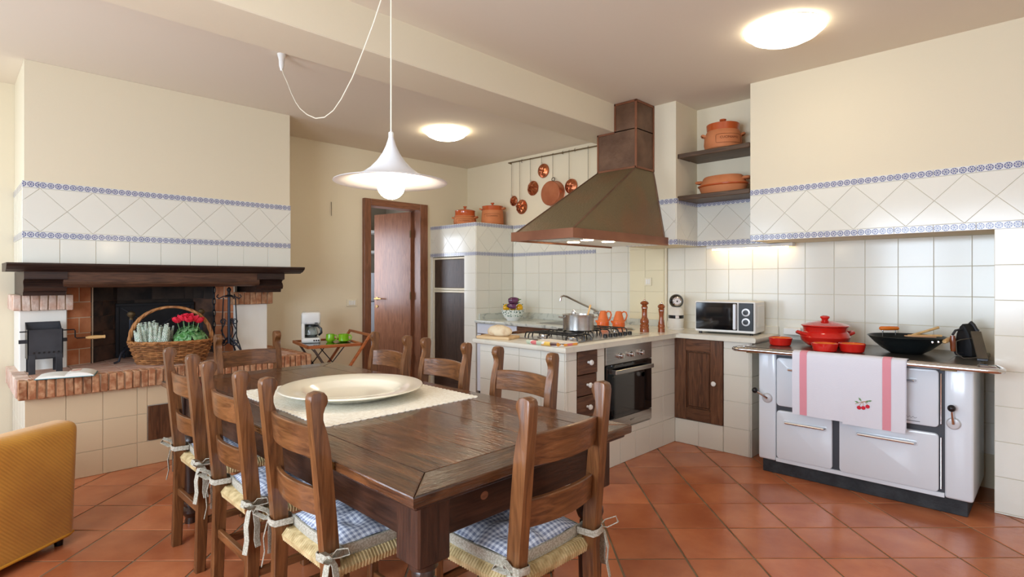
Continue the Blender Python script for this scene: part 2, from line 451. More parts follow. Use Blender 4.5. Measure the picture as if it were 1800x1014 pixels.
def ptile(parent, fr, P, m, t=.006, g=.0014, name='tile', ch=.0012, jit=0.0):
    if len(P) < 3: return
    if parea(P) < 0: P = P[::-1]
    if parea(P) < 1.2e-4: return
    cx = (min(p[0] for p in P) + max(p[0] for p in P)) / 2; cy = (min(p[1] for p in P) + max(p[1] for p in P)) / 2
    key = (m, t, tuple((round((p[0] - cx) * 1000), round((p[1] - cy) * 1000)) for p in P), name)
    me = TC.get(key)
    if me is None:
        Q = inset([(p[0] - cx, p[1] - cy) for p in P], g); T = inset(Q, ch); n = len(Q)
        if abs(parea(T)) > abs(parea(Q)) or parea(T) < 0: T = Q
        vs = [(x, y, -.004) for x, y in Q] + [(x, y, t - ch) for x, y in Q] + [(x, y, t) for x, y in T]
        fs = [tuple(range(2 * n, 3 * n))] + [tuple(range(n - 1, -1, -1))]
        for r in (0, n):
            for i in range(n):
                j = (i + 1) % n; fs.append((r + i, r + j, r + n + j, r + n + i))
        me = bpy.data.meshes.new(name); me.from_pydata(vs, [], fs); me.materials.append(MATS[m]); TC[key] = me
    O, eu, ev = [Vector(q) for q in fr[:3]]; en = eu.cross(ev)
    o = bpy.data.objects.new(name, me); C.objects.link(o); o.parent = parent
    M4 = Matrix((tuple(eu) + (0,), tuple(ev) + (0,), tuple(en) + (0,), (0, 0, 0, 1))).transposed()
    o.matrix_local = Matrix.Translation(O + eu * cx + ev * cy + en * random.uniform(-jit, jit) - ORG[parent.name]) @ M4
    return o
def rect(u0, u1, v0, v1): return [(u0, v0), (u1, v0), (u1, v1), (u0, v1)]
def lines(a, b, start, step):
    k = math.ceil((a - start) / step - 1e-6); L = [a]
    while start + k * step < b - .008:
        if start + k * step > a + .008: L.append(start + k * step)
        k += 1
    return L + [b]
def grid(parent, fr, us, vs, m='tile', holes=(), t=.006, g=.0014, name='tile'):
    for u0, u1 in zip(us, us[1:]):
        for v0, v1 in zip(vs, vs[1:]):
            R = [(u0, u1, v0, v1)]
            for h in holes:
                R2 = []
                for a, b, c, d in R:
                    if h[0] >= b - 1e-4 or h[1] <= a + 1e-4 or h[2] >= d - 1e-4 or h[3] <= c + 1e-4: R2.append((a, b, c, d)); continue
                    if h[0] > a + .012: R2.append((a, h[0], c, d))
                    if h[1] < b - .012: R2.append((h[1], b, c, d))
                    a2, b2 = max(a, h[0]), min(b, h[1])
                    if h[2] > c + .012: R2.append((a2, b2, c, h[2]))
                    if h[3] < d - .012: R2.append((a2, b2, h[3], d))
                R = R2
            for a, b, c, d in R: ptile(parent, fr, rect(a, b, c, d), m, t, g, name)
def band(parent, fr, u0, u1, vb, d0):
    """decorated band: border row, diamonds, border row.  vb = bottom; total height .382; d0 = u of one diamond's upper vertex"""
    h = .045; D = .2885
    for b in (vb, vb + .337):
        L = lines(u0, u1, d0 - .005, .202)
        for a, c in zip(L, L[1:]): ptile(parent, fr, rect(a, c, b, b + h), 'border_print', .007, .0008, 'border_tile')
    zb = vb + h; zt = vb + .337; zm = (zb + zt) / 2; hh = (zt - zb) / 2
    k0 = int((u0 - d0) / D) - 2; k1 = int((u1 - d0) / D) + 2
    for k in range(k0, k1 + 1):
        c = d0 + k * D
        for P in ([(c - D / 2, zm), (c, zb), (c + D / 2, zm), (c, zt)],
                  [(c, zb), (c + D, zb), (c + D / 2, zm)], [(c, zt), (c + D / 2, zm), (c + D, zt)]):
            ptile(parent, fr, clip(P, u0, u1, zb, zt), 'tile', .006, .0009, 'tile')
# ------------------------------------------------------------------ the room shell
ZC = 2.81
FY = lambda y: ((0, y, 0), (1, 0, 0), (0, 0, 1))       # face looking towards -Y, u = X
FX = lambda x: ((x, 0, 0), (0, -1, 0), (0, 0, 1))      # face looking towards -X, u = -Y
def struct(name, bm, m): return obj(name, bm, m, None, smooth=None, kind='structure')
floor = struct('floor', bx(-1.85, 5.0, -1.6, 7.8, -.12, -.0035), 'grout_floor')
q = .33 / math.sqrt(2)
FZ = ((3.204, 1.526, -.0045), (math.sqrt(.5), math.sqrt(.5), 0), (-math.sqrt(.5), math.sqrt(.5), 0))
cand = []
for i in range(-24, 24):
    for j in range(-24, 24):
        uu = (i + .5) * .33; vv = (j + .5) * .33
        x = 3.204 + (uu - vv) * math.sqrt(.5); y = 1.526 + (uu + vv) * math.sqrt(.5)
        if -1.6 < x < 4.85 and -1.5 < y < 5.55: cand.append((abs((x + y) / 1.41 - 4.0) + .7 * max(0, abs(x - y) - .75 * (x + y)) + (2 if x > 4.5 else 0), i, j, x, y))
cand.sort()
rest = BM()
for k, (s_, i, j, x, y) in enumerate(cand):
    P = rect(i * .33, i * .33 + .33, j * .33, j * .33 + .33)
    if k < 250: ptile(floor, FZ, P, 'terracotta', .0045, .0048, 'floor_tile', .002, .0007)
    else:
        Q = inset(P, .004)
        E1 = Vector(FZ[1]); E2 = Vector(FZ[2]); O = Vector(FZ[0])
        rest.faces.new([rest.verts.new(O + E1 * a + E2 * b + Vector((0, 0, .0045))) for a, b in Q])
obj('floor_tiles_beyond', rest, 'terracotta', floor, smooth=None, kind='stuff')
ceiling = struct('ceiling', bx(-1.85, 5.0, -1.6, 7.8, ZC, ZC + .12), 'ceiling')
struct('trim_1', bx(-1.7, 4.87, 2.683, 3.047, 2.579, ZC + .02, bev=.006), 'plaster')   # ceiling beam
b = BM()
for a in ((-1.85, 3.36, 5.63, 5.76, 0, ZC), (4.115, 5.0, 5.63, 5.76, 0, ZC), (3.36, 4.115, 5.63, 5.76, 2.2, ZC)): box(b, *a)
wall_back = struct('wall_back', b, 'plaster')
wall_right = struct('wall_right', bx(4.87, 5.0, 3.0, 5.76, 0, ZC), 'plaster')
b = BM()
for a in ((4.72, 5.0, -1.6, 3.03, 0, ZC), (4.246, 4.73, -1.6, .285, 0, 1.64), (4.246, 4.73, -1.6, 1.675, 1.632, ZC),
          (4.594, 4.73, 1.6, 2.3, 1.632, ZC), (4.222, 4.88, 2.27, 2.76, 1.632, ZC)): box(b, *a)
wall_stove = struct('wall_stove', b, 'plaster')
b = BM()
for a in ((-1.85, -1.7, -1.6, .15, 0, ZC), (-1.85, -1.7, 2.25, 3.3, 0, ZC), (-1.85, -1.7, 5.1, 5.76, 0, ZC), (-1.85, -1.7, .15, 5.1, 0, .75), (-1.85, -1.7, .15, 5.1, 2.35, ZC)): box(b, *a)
struct('wall_left', b, 'plaster_cool')
b = BM()
for a in ((-1.85, .25, -1.7, -1.5, 0, ZC), (2.95, 5.0, -1.7, -1.5, 0, ZC), (.25, 2.95, -1.7, -1.5, 0, .75), (.25, 2.95, -1.7, -1.5, 2.35, ZC)): box(b, *a)
struct('wall_front', b, 'plaster_cool')
def window(name, a, bq, fixed, axis):
    b = BM()
    def r(u0, u1, z0, z1):
        if axis == 'y': box(b, fixed - .03, fixed + .03, u0, u1, z0, z1, .004)
        else: box(b, u0, u1, fixed - .03, fixed + .03, z0, z1, .004)
    for u0, u1 in ((a, a + .06), (bq - .06, bq), ((a + bq) / 2 - .04, (a + bq) / 2 + .04)): r(u0, u1, .75, 2.35)
    r(a, bq, .75, .81); r(a, bq, 2.29, 2.35); r(a, bq, 1.53, 1.57)
    struct(name, b, 'doorwood_z')
window('window_1', 3.3, 5.1, -1.72, 'y'); window('window_3', .15, 2.25, -1.72, 'y'); window('window_2', .25, 2.95, -1.52, 'x')
# room beyond the door
b = BM()
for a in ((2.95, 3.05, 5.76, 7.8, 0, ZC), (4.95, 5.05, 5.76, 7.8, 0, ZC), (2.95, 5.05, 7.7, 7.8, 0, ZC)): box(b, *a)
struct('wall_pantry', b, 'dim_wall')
area('daylight_pantry', (3.1, 6.75, 1.5), (0, math.radians(-90), 0), 1.0, .8, 28, (.78, .86, 1.0))

# ---- wall tiles (each tile its own piece)
# recess wall behind the stove and the counter
grid(wall_stove, FX(4.72), lines(-2.62, -.285, -1.639, .202), lines(.22, 1.632, 1.026, .202))
# pillar right of the stove
grid(wall_stove, FX(4.246), lines(-.285, .35, -.285, .202), lines(0, 1.632, 1.627, .202))
# boxed wall over the stove, shelf recess, column
band(wall_stove, FX(4.246), -1.675, .35, 1.630, -1.573)
band(wall_stove, FX(4.594), -2.27, -1.675, 1.630, -2.007)
band(wall_stove, FX(4.222), -2.75, -2.27, 1.630, -2.43)
band(wall_stove, FY(2.27), 4.222, 4.594, 1.630, 4.40)
# ivory tiles left of the pipe, under the hood
grid(wall_stove, FX(4.72), lines(-3.03, -2.625, -2.857, .202), lines(.9, 1.83, 1.026, .202), 'tile_ivory')
# wall with the copper pans
band(wall_right, FX(4.87), -4.774, -3.545, 1.62, -4.56)
grid(wall_right, FX(4.87), lines(-4.774, -3.545, -4.154, .202), lines(.86, 1.62, 1.014, .202))
grid(wall_right, FX(4.87), lines(-3.545, -3.03, -4.154, .202), lines(.86, 2.02, 1.014, .202))
# pipe in the corner by the column
obj('pipe', tube(BM(), [(4.70, 2.628, z) for z in (.9, 1.25, 1.64)], .012, 10), 'ivory_plastic', wall_stove)

# ---- door with frame
door = obj('door_1', bx(3.311, 3.398, 5.585, 5.77, 0, 2.262, .004), 'doorwood_z', None, smooth=None, kind='structure')
obj('jamb', bx(4.076, 4.19, 5.585, 5.77, 0, 2.262, .004), 'doorwood_z', door, None)
obj('head', bx(3.398, 4.076, 5.585, 5.77, 2.185, 2.262, .004), 'doorwood_x', door, None)
b = BM(); h0 = Vector((4.06, 5.74, 0)); h1 = Vector((3.93, 6.36, 0)); d = (h1 - h0).normalized(); nrm = Vector((-d.y, d.x, 0))
leaf = BM(); obox(leaf, (h0 + h1) / 2 + Vector((0, 0, 1.095)), d, nrm, (0, 0, 1), (h1 - h0).length, .042, 2.17, .003)
leaf = obj('leaf', leaf, 'doorwood_z', door, None)
nn = -nrm if nrm.x > 0 else nrm
p = h1 - d * .055 + nn * .024
b = BM(); lathe(b, [(.022, 0), (.022, .006), (.009, .008), (.009, .045)], p + Vector((0, 0, 1.10)), 14, nn.to_track_quat('Z', 'Y').to_matrix().to_4x4())
bar(b, p + nn * .042 + V(0, 0, 1.10), p + nn * .042 - d * .115 + V(0, 0, 1.10), .012, .018); obj('handle', b, 'brass', leaf)
b = BM(); lathe(b, [(.018, 0), (.018, .006)], p + Vector((0, 0, 1.0)), 14, nn.to_track_quat('Z', 'Y').to_matrix().to_4x4())
bar(b, p + nn * .02 + V(0, 0, 1.0), p + nn * .02 + V(0, 0, .945), .004, .02); obj('lock_and_key', b, 'brass', leaf)
for z in (.35, 1.1, 1.86): obj('hinge', tube(BM(), [h0 + nn * .026 + V(0, 0, z), h0 + nn * .026 + V(0, 0, z + .09)], .009, 8), 'brass_old', door)

# ---- pantry things seen through the door
t = thing('refrigerator', 'white two-door refrigerator in the pantry beyond the open door', 'refrigerator', (4.3, 7.2, 0))
obj('body', bx(4.0, 4.6, 6.95, 7.5, .03, 1.44, .01), 'fridge_white', t)
obj('lower_door', bx(4.0, 4.6, 6.89, 6.945, .06, 1.03, .012, 2), 'fridge_white', t)
obj('upper_door', bx(4.0, 4.6, 6.89, 6.945, 1.04, 1.43, .012, 2), 'fridge_white', t)
obj('nameplate', bx(4.08, 4.16, 6.886, 6.892, 1.30, 1.318), 'silver_plastic', t)
for z, wq in ((2.04, .40), (1.74, .42)):
    o = solo('pantry_shelf', bx(3.9, 4.9, 7.28, 7.69, z, z + .035, .004), 'white_plastic',
         'white pantry shelf %s above the refrigerator' % ('fixed higher' if z > 2 else 'fixed just'), 'shelf', (4.4, 7.5, z))
solo('pantry_rail', tube(BM(), [(3.75, 6.7, 2.42), (4.85, 7.25, 2.47)], .028, 8), 'white_plastic', 'slanting white pipe near the pantry ceiling beyond the door', 'pipe', (4.3, 7.0, 2.42))
# ---- light switch on the yellow wall, socket on the column
t = thing('light_switch', 'white three-gang wall switch beside the wooden door frame', 'switch', (3.177, 5.63, 1.087))
obj('plate', bx(3.115, 3.24, 5.622, 5.632, 1.047, 1.127, .003), 'ivory_plastic', t)
for k in range(3): obj('rocker', bx(3.139 + k * .028, 3.160 + k * .028, 5.616, 5.624, 1.062, 1.112, .002), 'white_plastic', t)
t = thing('wall_socket', 'ivory square socket plate on the ivory tiled wall under the hood', 'socket', (4.71, 2.82, 1.28))
obj('plate', bx(4.702, 4.714, 2.782, 2.858, 1.285, 1.361, .003), 'ivory_plastic', t)
for k in range(2): obj('insert', bx(4.698, 4.704, 2.798 + k * .024, 2.816 + k * .024, 1.30, 1.346, .002), 'white_plastic', t)
solo('wall_adapter', bx(4.62, 4.715, 1.44, 1.57, .91, .965, .006), 'white_plastic', 'white plug adapter on the wall between microwave and stove', 'plug', (4.67, 1.5, .91))
solo('hook_wire', tube(BM(), [(2.93, 5.622, 2.18), (2.93, 5.618, 2.10), (2.931, 5.62, 2.03)], .0025, 6), 'text_dark', 'short bare wire sticking out of the yellow wall beside the door', 'wire', (2.93, 5.62, 2.03))
# ------------------------------------------------------------------ kitchen: bases, worktops, oven, drawers
t = thing('tiled_peninsula', 'white tiled masonry peninsula holding the oven and the small drawers', 'kitchen unit', (3.5, 2.7, 0))
b = BM()
for a in ((2.83, 4.26, 2.88, 3.12, 0, .868), (2.83, 2.947, 2.307, 2.89, 0, .868), (3.173, 3.268, 2.307, 2.89, 0, .868), (3.883, 4.268, 2.307, 2.89, 0, .868),
          (2.94, 3.18, 2.307, 2.89, 0, .25), (3.26, 3.89, 2.307, 2.89, 0, .252), (4.26, 4.70, 2.396, 3.02, 0, .868)): box(b, *a)
pen = obj('body', b, 'grout', t, None)
hol = [(2.947, 3.173, .25, .87), (3.268, 3.883, .252, .87)]
grid(pen, FY(2.307), lines(2.83, 4.268, 4.268, .202), lines(0, .868, 0, .202), 'tile', hol)
grid(pen, FX(2.83), lines(-3.12, -2.307, -2.307, .204), lines(0, .868, 0, .202))
# drawers
for k, (z0, z1) in enumerate(((.705, .86), (.56, .698), (.41, .553), (.258, .403))):
    y = 2.292 if k == 0 else 2.300
    dr = obj('drawer', bx(2.953, 3.167, y, 2.6, z0, z1, .003), 'darkwood_x', t)
    zc = (z0 + z1) / 2
    b = BM(); lathe(b, [(.009, 0), (.008, .015), (.017, .022), (.019, .03), (.014, .037), (0, .039)], (3.06, y, zc), 16, Matrix.Rotation(PI / 2, 4, 'X'))
    obj('knob', b, 'porcelain', dr)
t = thing('tiled_corner_base', 'white tiled masonry base with a panelled wooden door beside the stove', 'kitchen unit', (4.5, 2.0, 0))
b = BM()
for a in ((4.30, 4.72, 1.679, 2.39, 0, .868), (4.268, 4.31, 1.679, 1.885, 0, .868), (4.268, 4.31, 1.679, 2.306, 0, .198)): box(b, *a)
cb = obj('body', b, 'grout', t, None)
grid(cb, FX(4.268), lines(-2.2995, -1.679, -2.094, .202), lines(0, .868, 0, .202), 'tile', [(-2.306, -1.888, .199, .87)])
grid(cb, FY(1.679), lines(4.268, 4.72, 4.268, .202), lines(0, .868, 0, .202))
dr = obj('door', bx(4.275, 4.30, 1.892, 2.300, .203, .862), 'darkwood_z', t, None)
for y0, y1 in ((1.892, 1.992), (2.20, 2.300)): obj('stile', bx(4.252, 4.277, y0, y1, .203, .862, .003), 'darkwood_z', dr)
for z0, z1 in ((.203, .30), (.765, .862)): obj('rail', bx(4.253, 4.277, 1.993, 2.199, z0, z1, .003), 'darkwood_y', dr)
obj('panel', bx(4.266, 4.28, 2.005, 2.188, .312, .753, .006), 'darkwood_z', dr)
b = BM(); lathe(b, [(.009, 0), (.008, .012), (.018, .02), (.02, .028), (.015, .035), (0, .037)], (4.252, 1.954, .525), 18, Matrix.Rotation(-PI / 2, 4, 'Y'))
obj('knob', b, 'porcelain', dr)
# worktop: marble L with rounded edge
P = [(2.775, 2.256), (4.195, 2.256), (4.21, 2.241), (4.21, 1.623), (4.716, 1.623), (4.716, 3.03), (4.866, 3.034), (4.866, 3.15), (2.775, 3.15)]
b = prism(BM(), P, ((0, 0, 0), (1, 0, 0), (0, 1, 0), (0, 0, 1)), .868, .905, .012)
t = solo('marble_worktop', b, 'marble', 'pale marble worktop of the peninsula and the corner unit', 'worktop', (3.6, 2.6, .868))
obj('upstand', bx(4.695, 4.713, 1.63, 2.615, .903, .965, .003), 'marble', t); obj('upstand', bx(4.695, 4.713, 2.64, 3.025, .903, .965, .003), 'marble_grey', t)
# built-in oven
t = thing('built_in_oven', 'stainless steel built-in oven with black glass door in the peninsula', 'oven', (3.575, 2.31, .25))
obj('body', bx(3.28, 3.872, 2.315, 2.85, .257, .86), 'steel_dark', t)
obj('control_panel', bx(3.272, 3.880, 2.293, 2.316, .735, .862, .002), 'steel', t)
for x in (3.44, 3.578, 3.716):
    b = BM(); lathe(b, [(.024, 0), (.024, .004), (.019, .006), (.018, .026), (.015, .029), (0, .03)], (x, 2.293, .79), 20, Matrix.Rotation(PI / 2, 4, 'X'))
    box(b, x - .004, x + .004, 2.258, 2.266, .776, .804, .001); obj('knob', b, 'chrome', t)
dr = obj('door', bx(3.276, 3.876, 2.290, 2.316, .345, .728, .003), 'black_gloss', t)
obj('window', bx(3.335, 3.78, 2.2885, 2.2915, .375, .645, .001), 'oven_glass', dr)
b = BM(); bar(b, (3.33, 2.255, .682), (3.84, 2.255, .682), .014, .032); box(b, 3.335, 3.36, 2.255, 2.292, .668, .696); box(b, 3.81, 3.835, 2.255, 2.292, .668, .696)
obj('handle', b, 'steel', dr)
obj('sticker', lathe(BM(), [(.018, 0), (.018, .0008)], (3.75, 2.2893, .62), 16, Matrix.Rotation(PI / 2, 4, 'X') @ Matrix.Diagonal((1.3, 1, 1, 1))), 'silver_plastic', dr)
lp = obj('lower_panel', bx(3.272, 3.880, 2.293, 2.316, .262, .34, .002), 'steel', t)
b = BM(); tube(b, [(3.575 + u, 2.2928, .296 + v) for u, v in ((0, .012), (.006, 0), (.012, .011), (.018, 0), (.024, .012), (.03, .003), (.036, .009), (.042, .002), (.05, .009), (.056, .014))], .0011, 4); obj('brand_mark', b, 'text_dark', lp)
# gas hob
t = thing('gas_hob', 'stainless gas hob with black grates and black knobs on the peninsula', 'hob', (3.45, 2.62, .905))
obj('tray', bx(2.99, 3.93, 2.36, 2.88, .903, .913, .004), 'steel', t)
burn = [(3.13, 2.48, .045), (3.13, 2.75, .035), (3.42, 2.66, .055), (3.74, 2.75, .045), (3.80, 2.58, .03)]
for (x, y, r) in burn:
    b = BM(); lathe(b, [(r + .018, .913), (r + .014, .922), (r, .924), (r, .934), (r * .8, .94), (0, .941)], (x, y, 0), 24); bo = obj('burner', b, 'steel', t)
    obj('burner_cap', lathe(BM(), [(r * .78, .939), (r * .75, .947), (0, .949)], (x, y, 0), 20), 'black', bo)
def grate(x0, x1, y0, y1):
    b = BM(); z = .952; r = .005
    for x in (x0 + .04, (x0 + x1) / 2, x1 - .04):
        tube(b, [(x, y0, .913), (x, y0 + .008, z - .01), (x, y0 + .022, z), (x, y1 - .022, z), (x, y1 - .008, z - .01), (x, y1, .913)], r, 6)
    for y in (y0 + .07, (y0 + y1) / 2, y1 - .07):
        tube(b, [(x0, y, .913), (x0 + .008, y, z - .01), (x0 + .022, y, z), (x1 - .022, y, z), (x1 - .008, y, z - .01), (x1, y, .913)], r, 6)
    return b
obj('grate', grate(3.01, 3.25, 2.375, 2.87), 'black', t); obj('grate', grate(3.27, 3.56, 2.51, 2.87), 'black', t); obj('grate', grate(3.59, 3.91, 2.51, 2.87), 'black', t)
for k in range(6):
    b = BM(); lathe(b, [(.017, .912), (.016, .93), (.013, .935), (0, .936)], (3.47 + k * .066, 2.44, 0), 14); obj('knob', b, 'black', t)
# sink counter along the far wall
t = thing('sink_base_unit', 'white and brown base unit under the sink counter at the far wall', 'kitchen unit', (4.55, 3.9, 0))
obj('body', bx(4.285, 4.86, 3.17, 4.77, .08, .848), 'darkwood_z', t, None)
obj('front_panel', bx(4.268, 4.288, 4.14, 4.765, .735, .847, .002), 'fridge_white', t)
obj('drawer', bx(4.266, 4.288, 3.60, 4.132, .735, .847, .003), 'darkwood_y', t)
obj('drawer', bx(4.266, 4.288, 3.18, 3.594, .735, .847, .003), 'darkwood_y', t)
for y0, y1 in ((4.14, 4.70), (3.60, 4.132), (3.18, 3.594)): obj('door', bx(4.266, 4.288, y0, y1, .13, .727, .003), 'darkwood_z', t)
obj('side_panel', bx(4.268, 4.288, 4.706, 4.765, .08, .727, .002), 'fridge_white', t)
obj('plinth', bx(4.30, 4.85, 3.17, 4.77, 0, .082), 'black', t)
b = bx(4.235, 4.862, 3.155, 4.778, .85, .885, .01, 2)
t = solo('sink_worktop', b, 'marble_grey', 'grey veined marble sink counter under the copper pans', 'worktop', (4.55, 3.9, .85))
obj('upstand', bx(4.845, 4.863, 3.16, 4.755, .883, .955, .003), 'marble_grey', t); obj('upstand', bx(4.30, 4.863, 4.757, 4.775, .883, .955, .003), 'marble_grey', t)
b = bx(4.36, 4.76, 3.5, 3.95, .8855, .888, .001); obj('sink_rim', b, 'steel', t); obj('basin', bx(4.39, 4.73, 3.53, 3.92, .8875, .8895), 'steel_dark', t)
t = thing('kitchen_tap', 'chrome kitchen tap with long slanting spout at the sink', 'tap', (4.80, 3.45, .885))
obj('base', lathe(BM(), [(.026, .884), (.024, .90), (.017, .905), (.017, .98), (.02, .985), (.02, 1.01), (0, 1.014)], (4.80, 3.45, 0), 16), 'chrome', t)
obj('spout', tube(BM(), [(4.80, 3.45, 1.0), (4.77, 3.47, 1.02), (4.66, 3.60, 1.10), (4.57, 3.70, 1.165), (4.55, 3.725, 1.175), (4.535, 3.745, 1.165), (4.53, 3.75, 1.14), (4.53, 3.752, 1.12)], .011, 10), 'chrome', t)
for s in (-1, 1):
    b = BM(); lathe(b, [(.018, 0), (.022, .02), (.012, .035), (0, .037)], (4.80, 3.45 + s * .055, .985), 12); bar(b, (4.80, 3.45, .985), (4.80, 3.45 + s * .055, .99), .014, .014); obj('valve_handle', b, 'chrome', t)
# tall tiled enclosure with built-in fridge
t = thing('tiled_enclosure', 'tall white tiled corner enclosure with two blue daisy borders', 'kitchen unit', (4.57, 5.2, 0))
b = BM()
for a in ((4.267, 4.865, 4.782, 4.985, 0, 2.0), (4.267, 4.865, 5.588, 5.628, 0, 2.0), (4.267, 4.865, 4.98, 5.6, 1.622, 2.0), (4.75, 4.865, 4.98, 5.6, 0, 1.63)): box(b, *a)
en = obj('body', b, 'grout', t, None)
band(en, FX(4.267), -5.63, -4.782, 1.62, -5.14); band(en, FY(4.782), 4.267, 4.862, 1.62, 4.45)
grid(en, FX(4.267), lines(-5.63, -4.782, -4.984, .202), lines(0, 1.62, 1.014, .202), 'tile', [(-5.588, -4.985, -.1, 1.622)])
grid(en, FY(4.782), lines(4.267, 4.862, 4.267, .202), lines(.86, 1.62, 1.014, .202))
t = thing('built_in_fridge', 'built-in fridge with dark wooden door panels in the tiled enclosure', 'refrigerator', (4.5, 5.28, 0))
obj('cabinet', bx(4.31, 4.745, 4.99, 5.583, .09, 1.612), 'ivory_plastic', t, None)
obj('upper_door', bx(4.275, 4.312, 4.995, 5.56, 1.245, 1.585, .003), 'panelwood_z', t)
obj('lower_door', bx(4.275, 4.312, 4.995, 5.56, .245, 1.185, .003), 'panelwood_z', t)
for z in (1.188, 1.218, 1.588): obj('trim_strip', bx(4.268, 4.312, 4.988, 5.565, z, z + .024, .003), 'ivory_plastic', t)
obj('trim_strip', bx(4.268, 4.312, 4.988, 5.565, .205, .24, .003), 'ivory_plastic', t)
obj('side_strip', bx(4.268, 4.312, 5.562, 5.585, .205, 1.612, .003), 'ivory_plastic', t)
obj('plinth', bx(4.285, 4.74, 4.99, 5.583, .0, .2, .003), 'panelwood_y', t)

# ------------------------------------------------------------------ hood
t = thing('range_hood', 'hammered copper range hood with stepped chimney above the hob', 'range hood', (3.6, 2.63, 1.623))
def frustum(bm, lo, hi, z0, z1):
    (a0, a1, c0, c1), (d0, d1, e0, e1) = lo, hi
    A = [bm.verts.new(p) for p in ((a0, c0, z0), (a1, c0, z0), (a1, c1, z0), (a0, c1, z0))]
    B = [bm.verts.new(p) for p in ((d0, e0, z1), (d1, e0, z1), (d1, e1, z1), (d0, e1, z1))]
    for i in range(4): bm.faces.new((A[i], A[(i + 1) % 4], B[(i + 1) % 4], B[i]))
    bm.faces.new(A[::-1]); bm.faces.new(B)
    return bm
obj('canopy', frustum(BM(), (2.985, 4.20, 2.365, 2.90), (3.95, 4.215, 2.478, 2.85), 1.688, 2.257), 'copper_green', t, None)
obj('rim', prism(BM(), [(2.95, 2.335), (4.218, 2.335), (4.218, 2.357), (2.972, 2.357), (2.972, 2.895), (4.218, 2.895), (4.218, 2.917), (2.95, 2.917)], ((0, 0, 0), (1, 0, 0), (0, 1, 0), (0, 0, 1)), 1.623, 1.690), 'copper_rim', t, None)
un = obj('underside', bx(2.973, 4.217, 2.358, 2.894, 1.636, 1.652), 'white_plastic', t, None)
for x, y in ((3.35, 2.52), (3.62, 2.52), (3.48, 2.75)):
    obj('lamp', lathe(BM(), [(0, 1.6305), (.045, 1.631), (.05, 1.637)], (x, y, 0), 20), 'hood_lamp', un)
obj('filter', bx(3.1, 3.28, 2.5, 2.8, 1.6315, 1.637, .001), 'steel', un)
# seams along the sloping edges
for p, r in (((2.985, 2.365, 1.688), (3.95, 2.478, 2.257)), ((2.985, 2.90, 1.688), (3.95, 2.85, 2.257)), ((4.20, 2.365, 1.688), (4.215, 2.478, 2.257))):
    obj('seam', tube(BM(), [p, r], .007, 6), 'copper_hood', t)
b = BM(); box(b, 3.945, 4.219, 2.474, 2.854, 2.25, 2.578); box(b, 3.945, 4.219, 2.474, 2.682, 2.57, 2.808)
ch = obj('chimney', b, 'copper_hood', t, None)
for a in ((3.938, 3.95, 2.468, 2.858, 2.25, 2.268), (3.938, 3.95, 2.466, 2.484, 2.25, 2.808), (3.938, 3.95, 2.842, 2.858, 2.25, 2.578), (3.938, 3.95, 2.684, 2.858, 2.562, 2.578),
          (3.938, 3.95, 2.668, 2.683, 2.578, 2.808), (3.94, 4.219, 2.466, 2.476, 2.25, 2.268), (4.205, 4.219, 2.466, 2.476, 2.25, 2.808), (3.938, 4.219, 2.466, 2.476, 2.79, 2.808), (3.938, 3.95, 2.466, 2.683, 2.79, 2.808)):
    obj('edge_strip', bx(*a, bev=.002), 'copper_rim', ch, None)
# lamp strip under the boxed wall
t = thing('strip_light', 'slim warm strip light glowing under the shelf recess above the microwave', 'lamp', (4.5, 1.9, 1.60))
obj('housing', bx(4.62, 4.69, 1.50, 2.20, 1.605, 1.631, .003), 'white_plastic', t)
obj('tube_lamp', tube(BM(), [(4.655, 1.54, 1.60), (4.655, 2.16, 1.60)], .009, 8), 'strip_lamp', t)
# shelves in the recess
def shelf(z, which):
    t = thing('wall_shelf', 'dark wooden shelf board in the wall recess, %s' % which, 'shelf', (4.43, 1.97, z))
    b = BM(); box(b, 4.262, 4.594, 1.682, 2.268, z - .028, z, .004); box(b, 4.25, 4.264, 1.682, 2.282, z - .034, z + .004, .004)
    box(b, 4.25, 4.45, 2.262, 2.268, z - .03, z, .001)
    obj('board', b, 'shelf_wood', t)
shelf(2.372, 'holding the lidded round pot'); shelf(2.026, 'holding the oval casserole')
# ------------------------------------------------------------------ fireplace
t = fp = thing('fireplace', 'corner-set open fireplace with tiled chimney breast, dark wooden mantel and brick hearth', 'fireplace', (1.27, 5.2, 0))
br = obj('chimney_breast', bx(.375, 2.170, 4.927, 5.628, 1.43, 2.809), 'plaster', t, None)
band(br, FY(4.927), .364, 2.176, 1.62, .457); band(br, FX(.375), -5.625, -4.921, 1.62, -5.2)
grid(br, FY(4.927), lines(.364, 2.176, .5615, .202), [1.452, 1.62]); grid(br, FX(.375), lines(-5.625, -4.921, -4.921, .202), [1.452, 1.62])
ml = obj('mantel_shelf', None or prism(BM(), [(4.80, 1.452), (5.2, 1.452), (5.2, 1.395), (4.885, 1.395), (4.87, 1.402), (4.845, 1.407), (4.825, 1.418), (4.805, 1.430), (4.797, 1.441)],
     ((0, 0, 0), (0, 1, 0), (0, 0, 1), (1, 0, 0)), .28, 2.25), 'mantel_x', t, None)
obj('lintel', prism(BM(), [(4.905, 1.398), (5.08, 1.398), (5.08, 1.285), (4.945, 1.285), (4.925, 1.295), (4.905, 1.31), (4.912, 1.325)], ((0, 0, 0), (0, 1, 0), (0, 0, 1), (1, 0, 0)), .58, 1.90), 'lintel_x', t, 30)
cp = [(5.6, 1.232), (4.975, 1.232), (4.97, 1.256), (4.935, 1.262), (4.925, 1.285), (4.935, 1.305), (4.955, 1.32), (4.94, 1.335), (4.897, 1.345), (4.895, 1.397), (5.6, 1.397)]
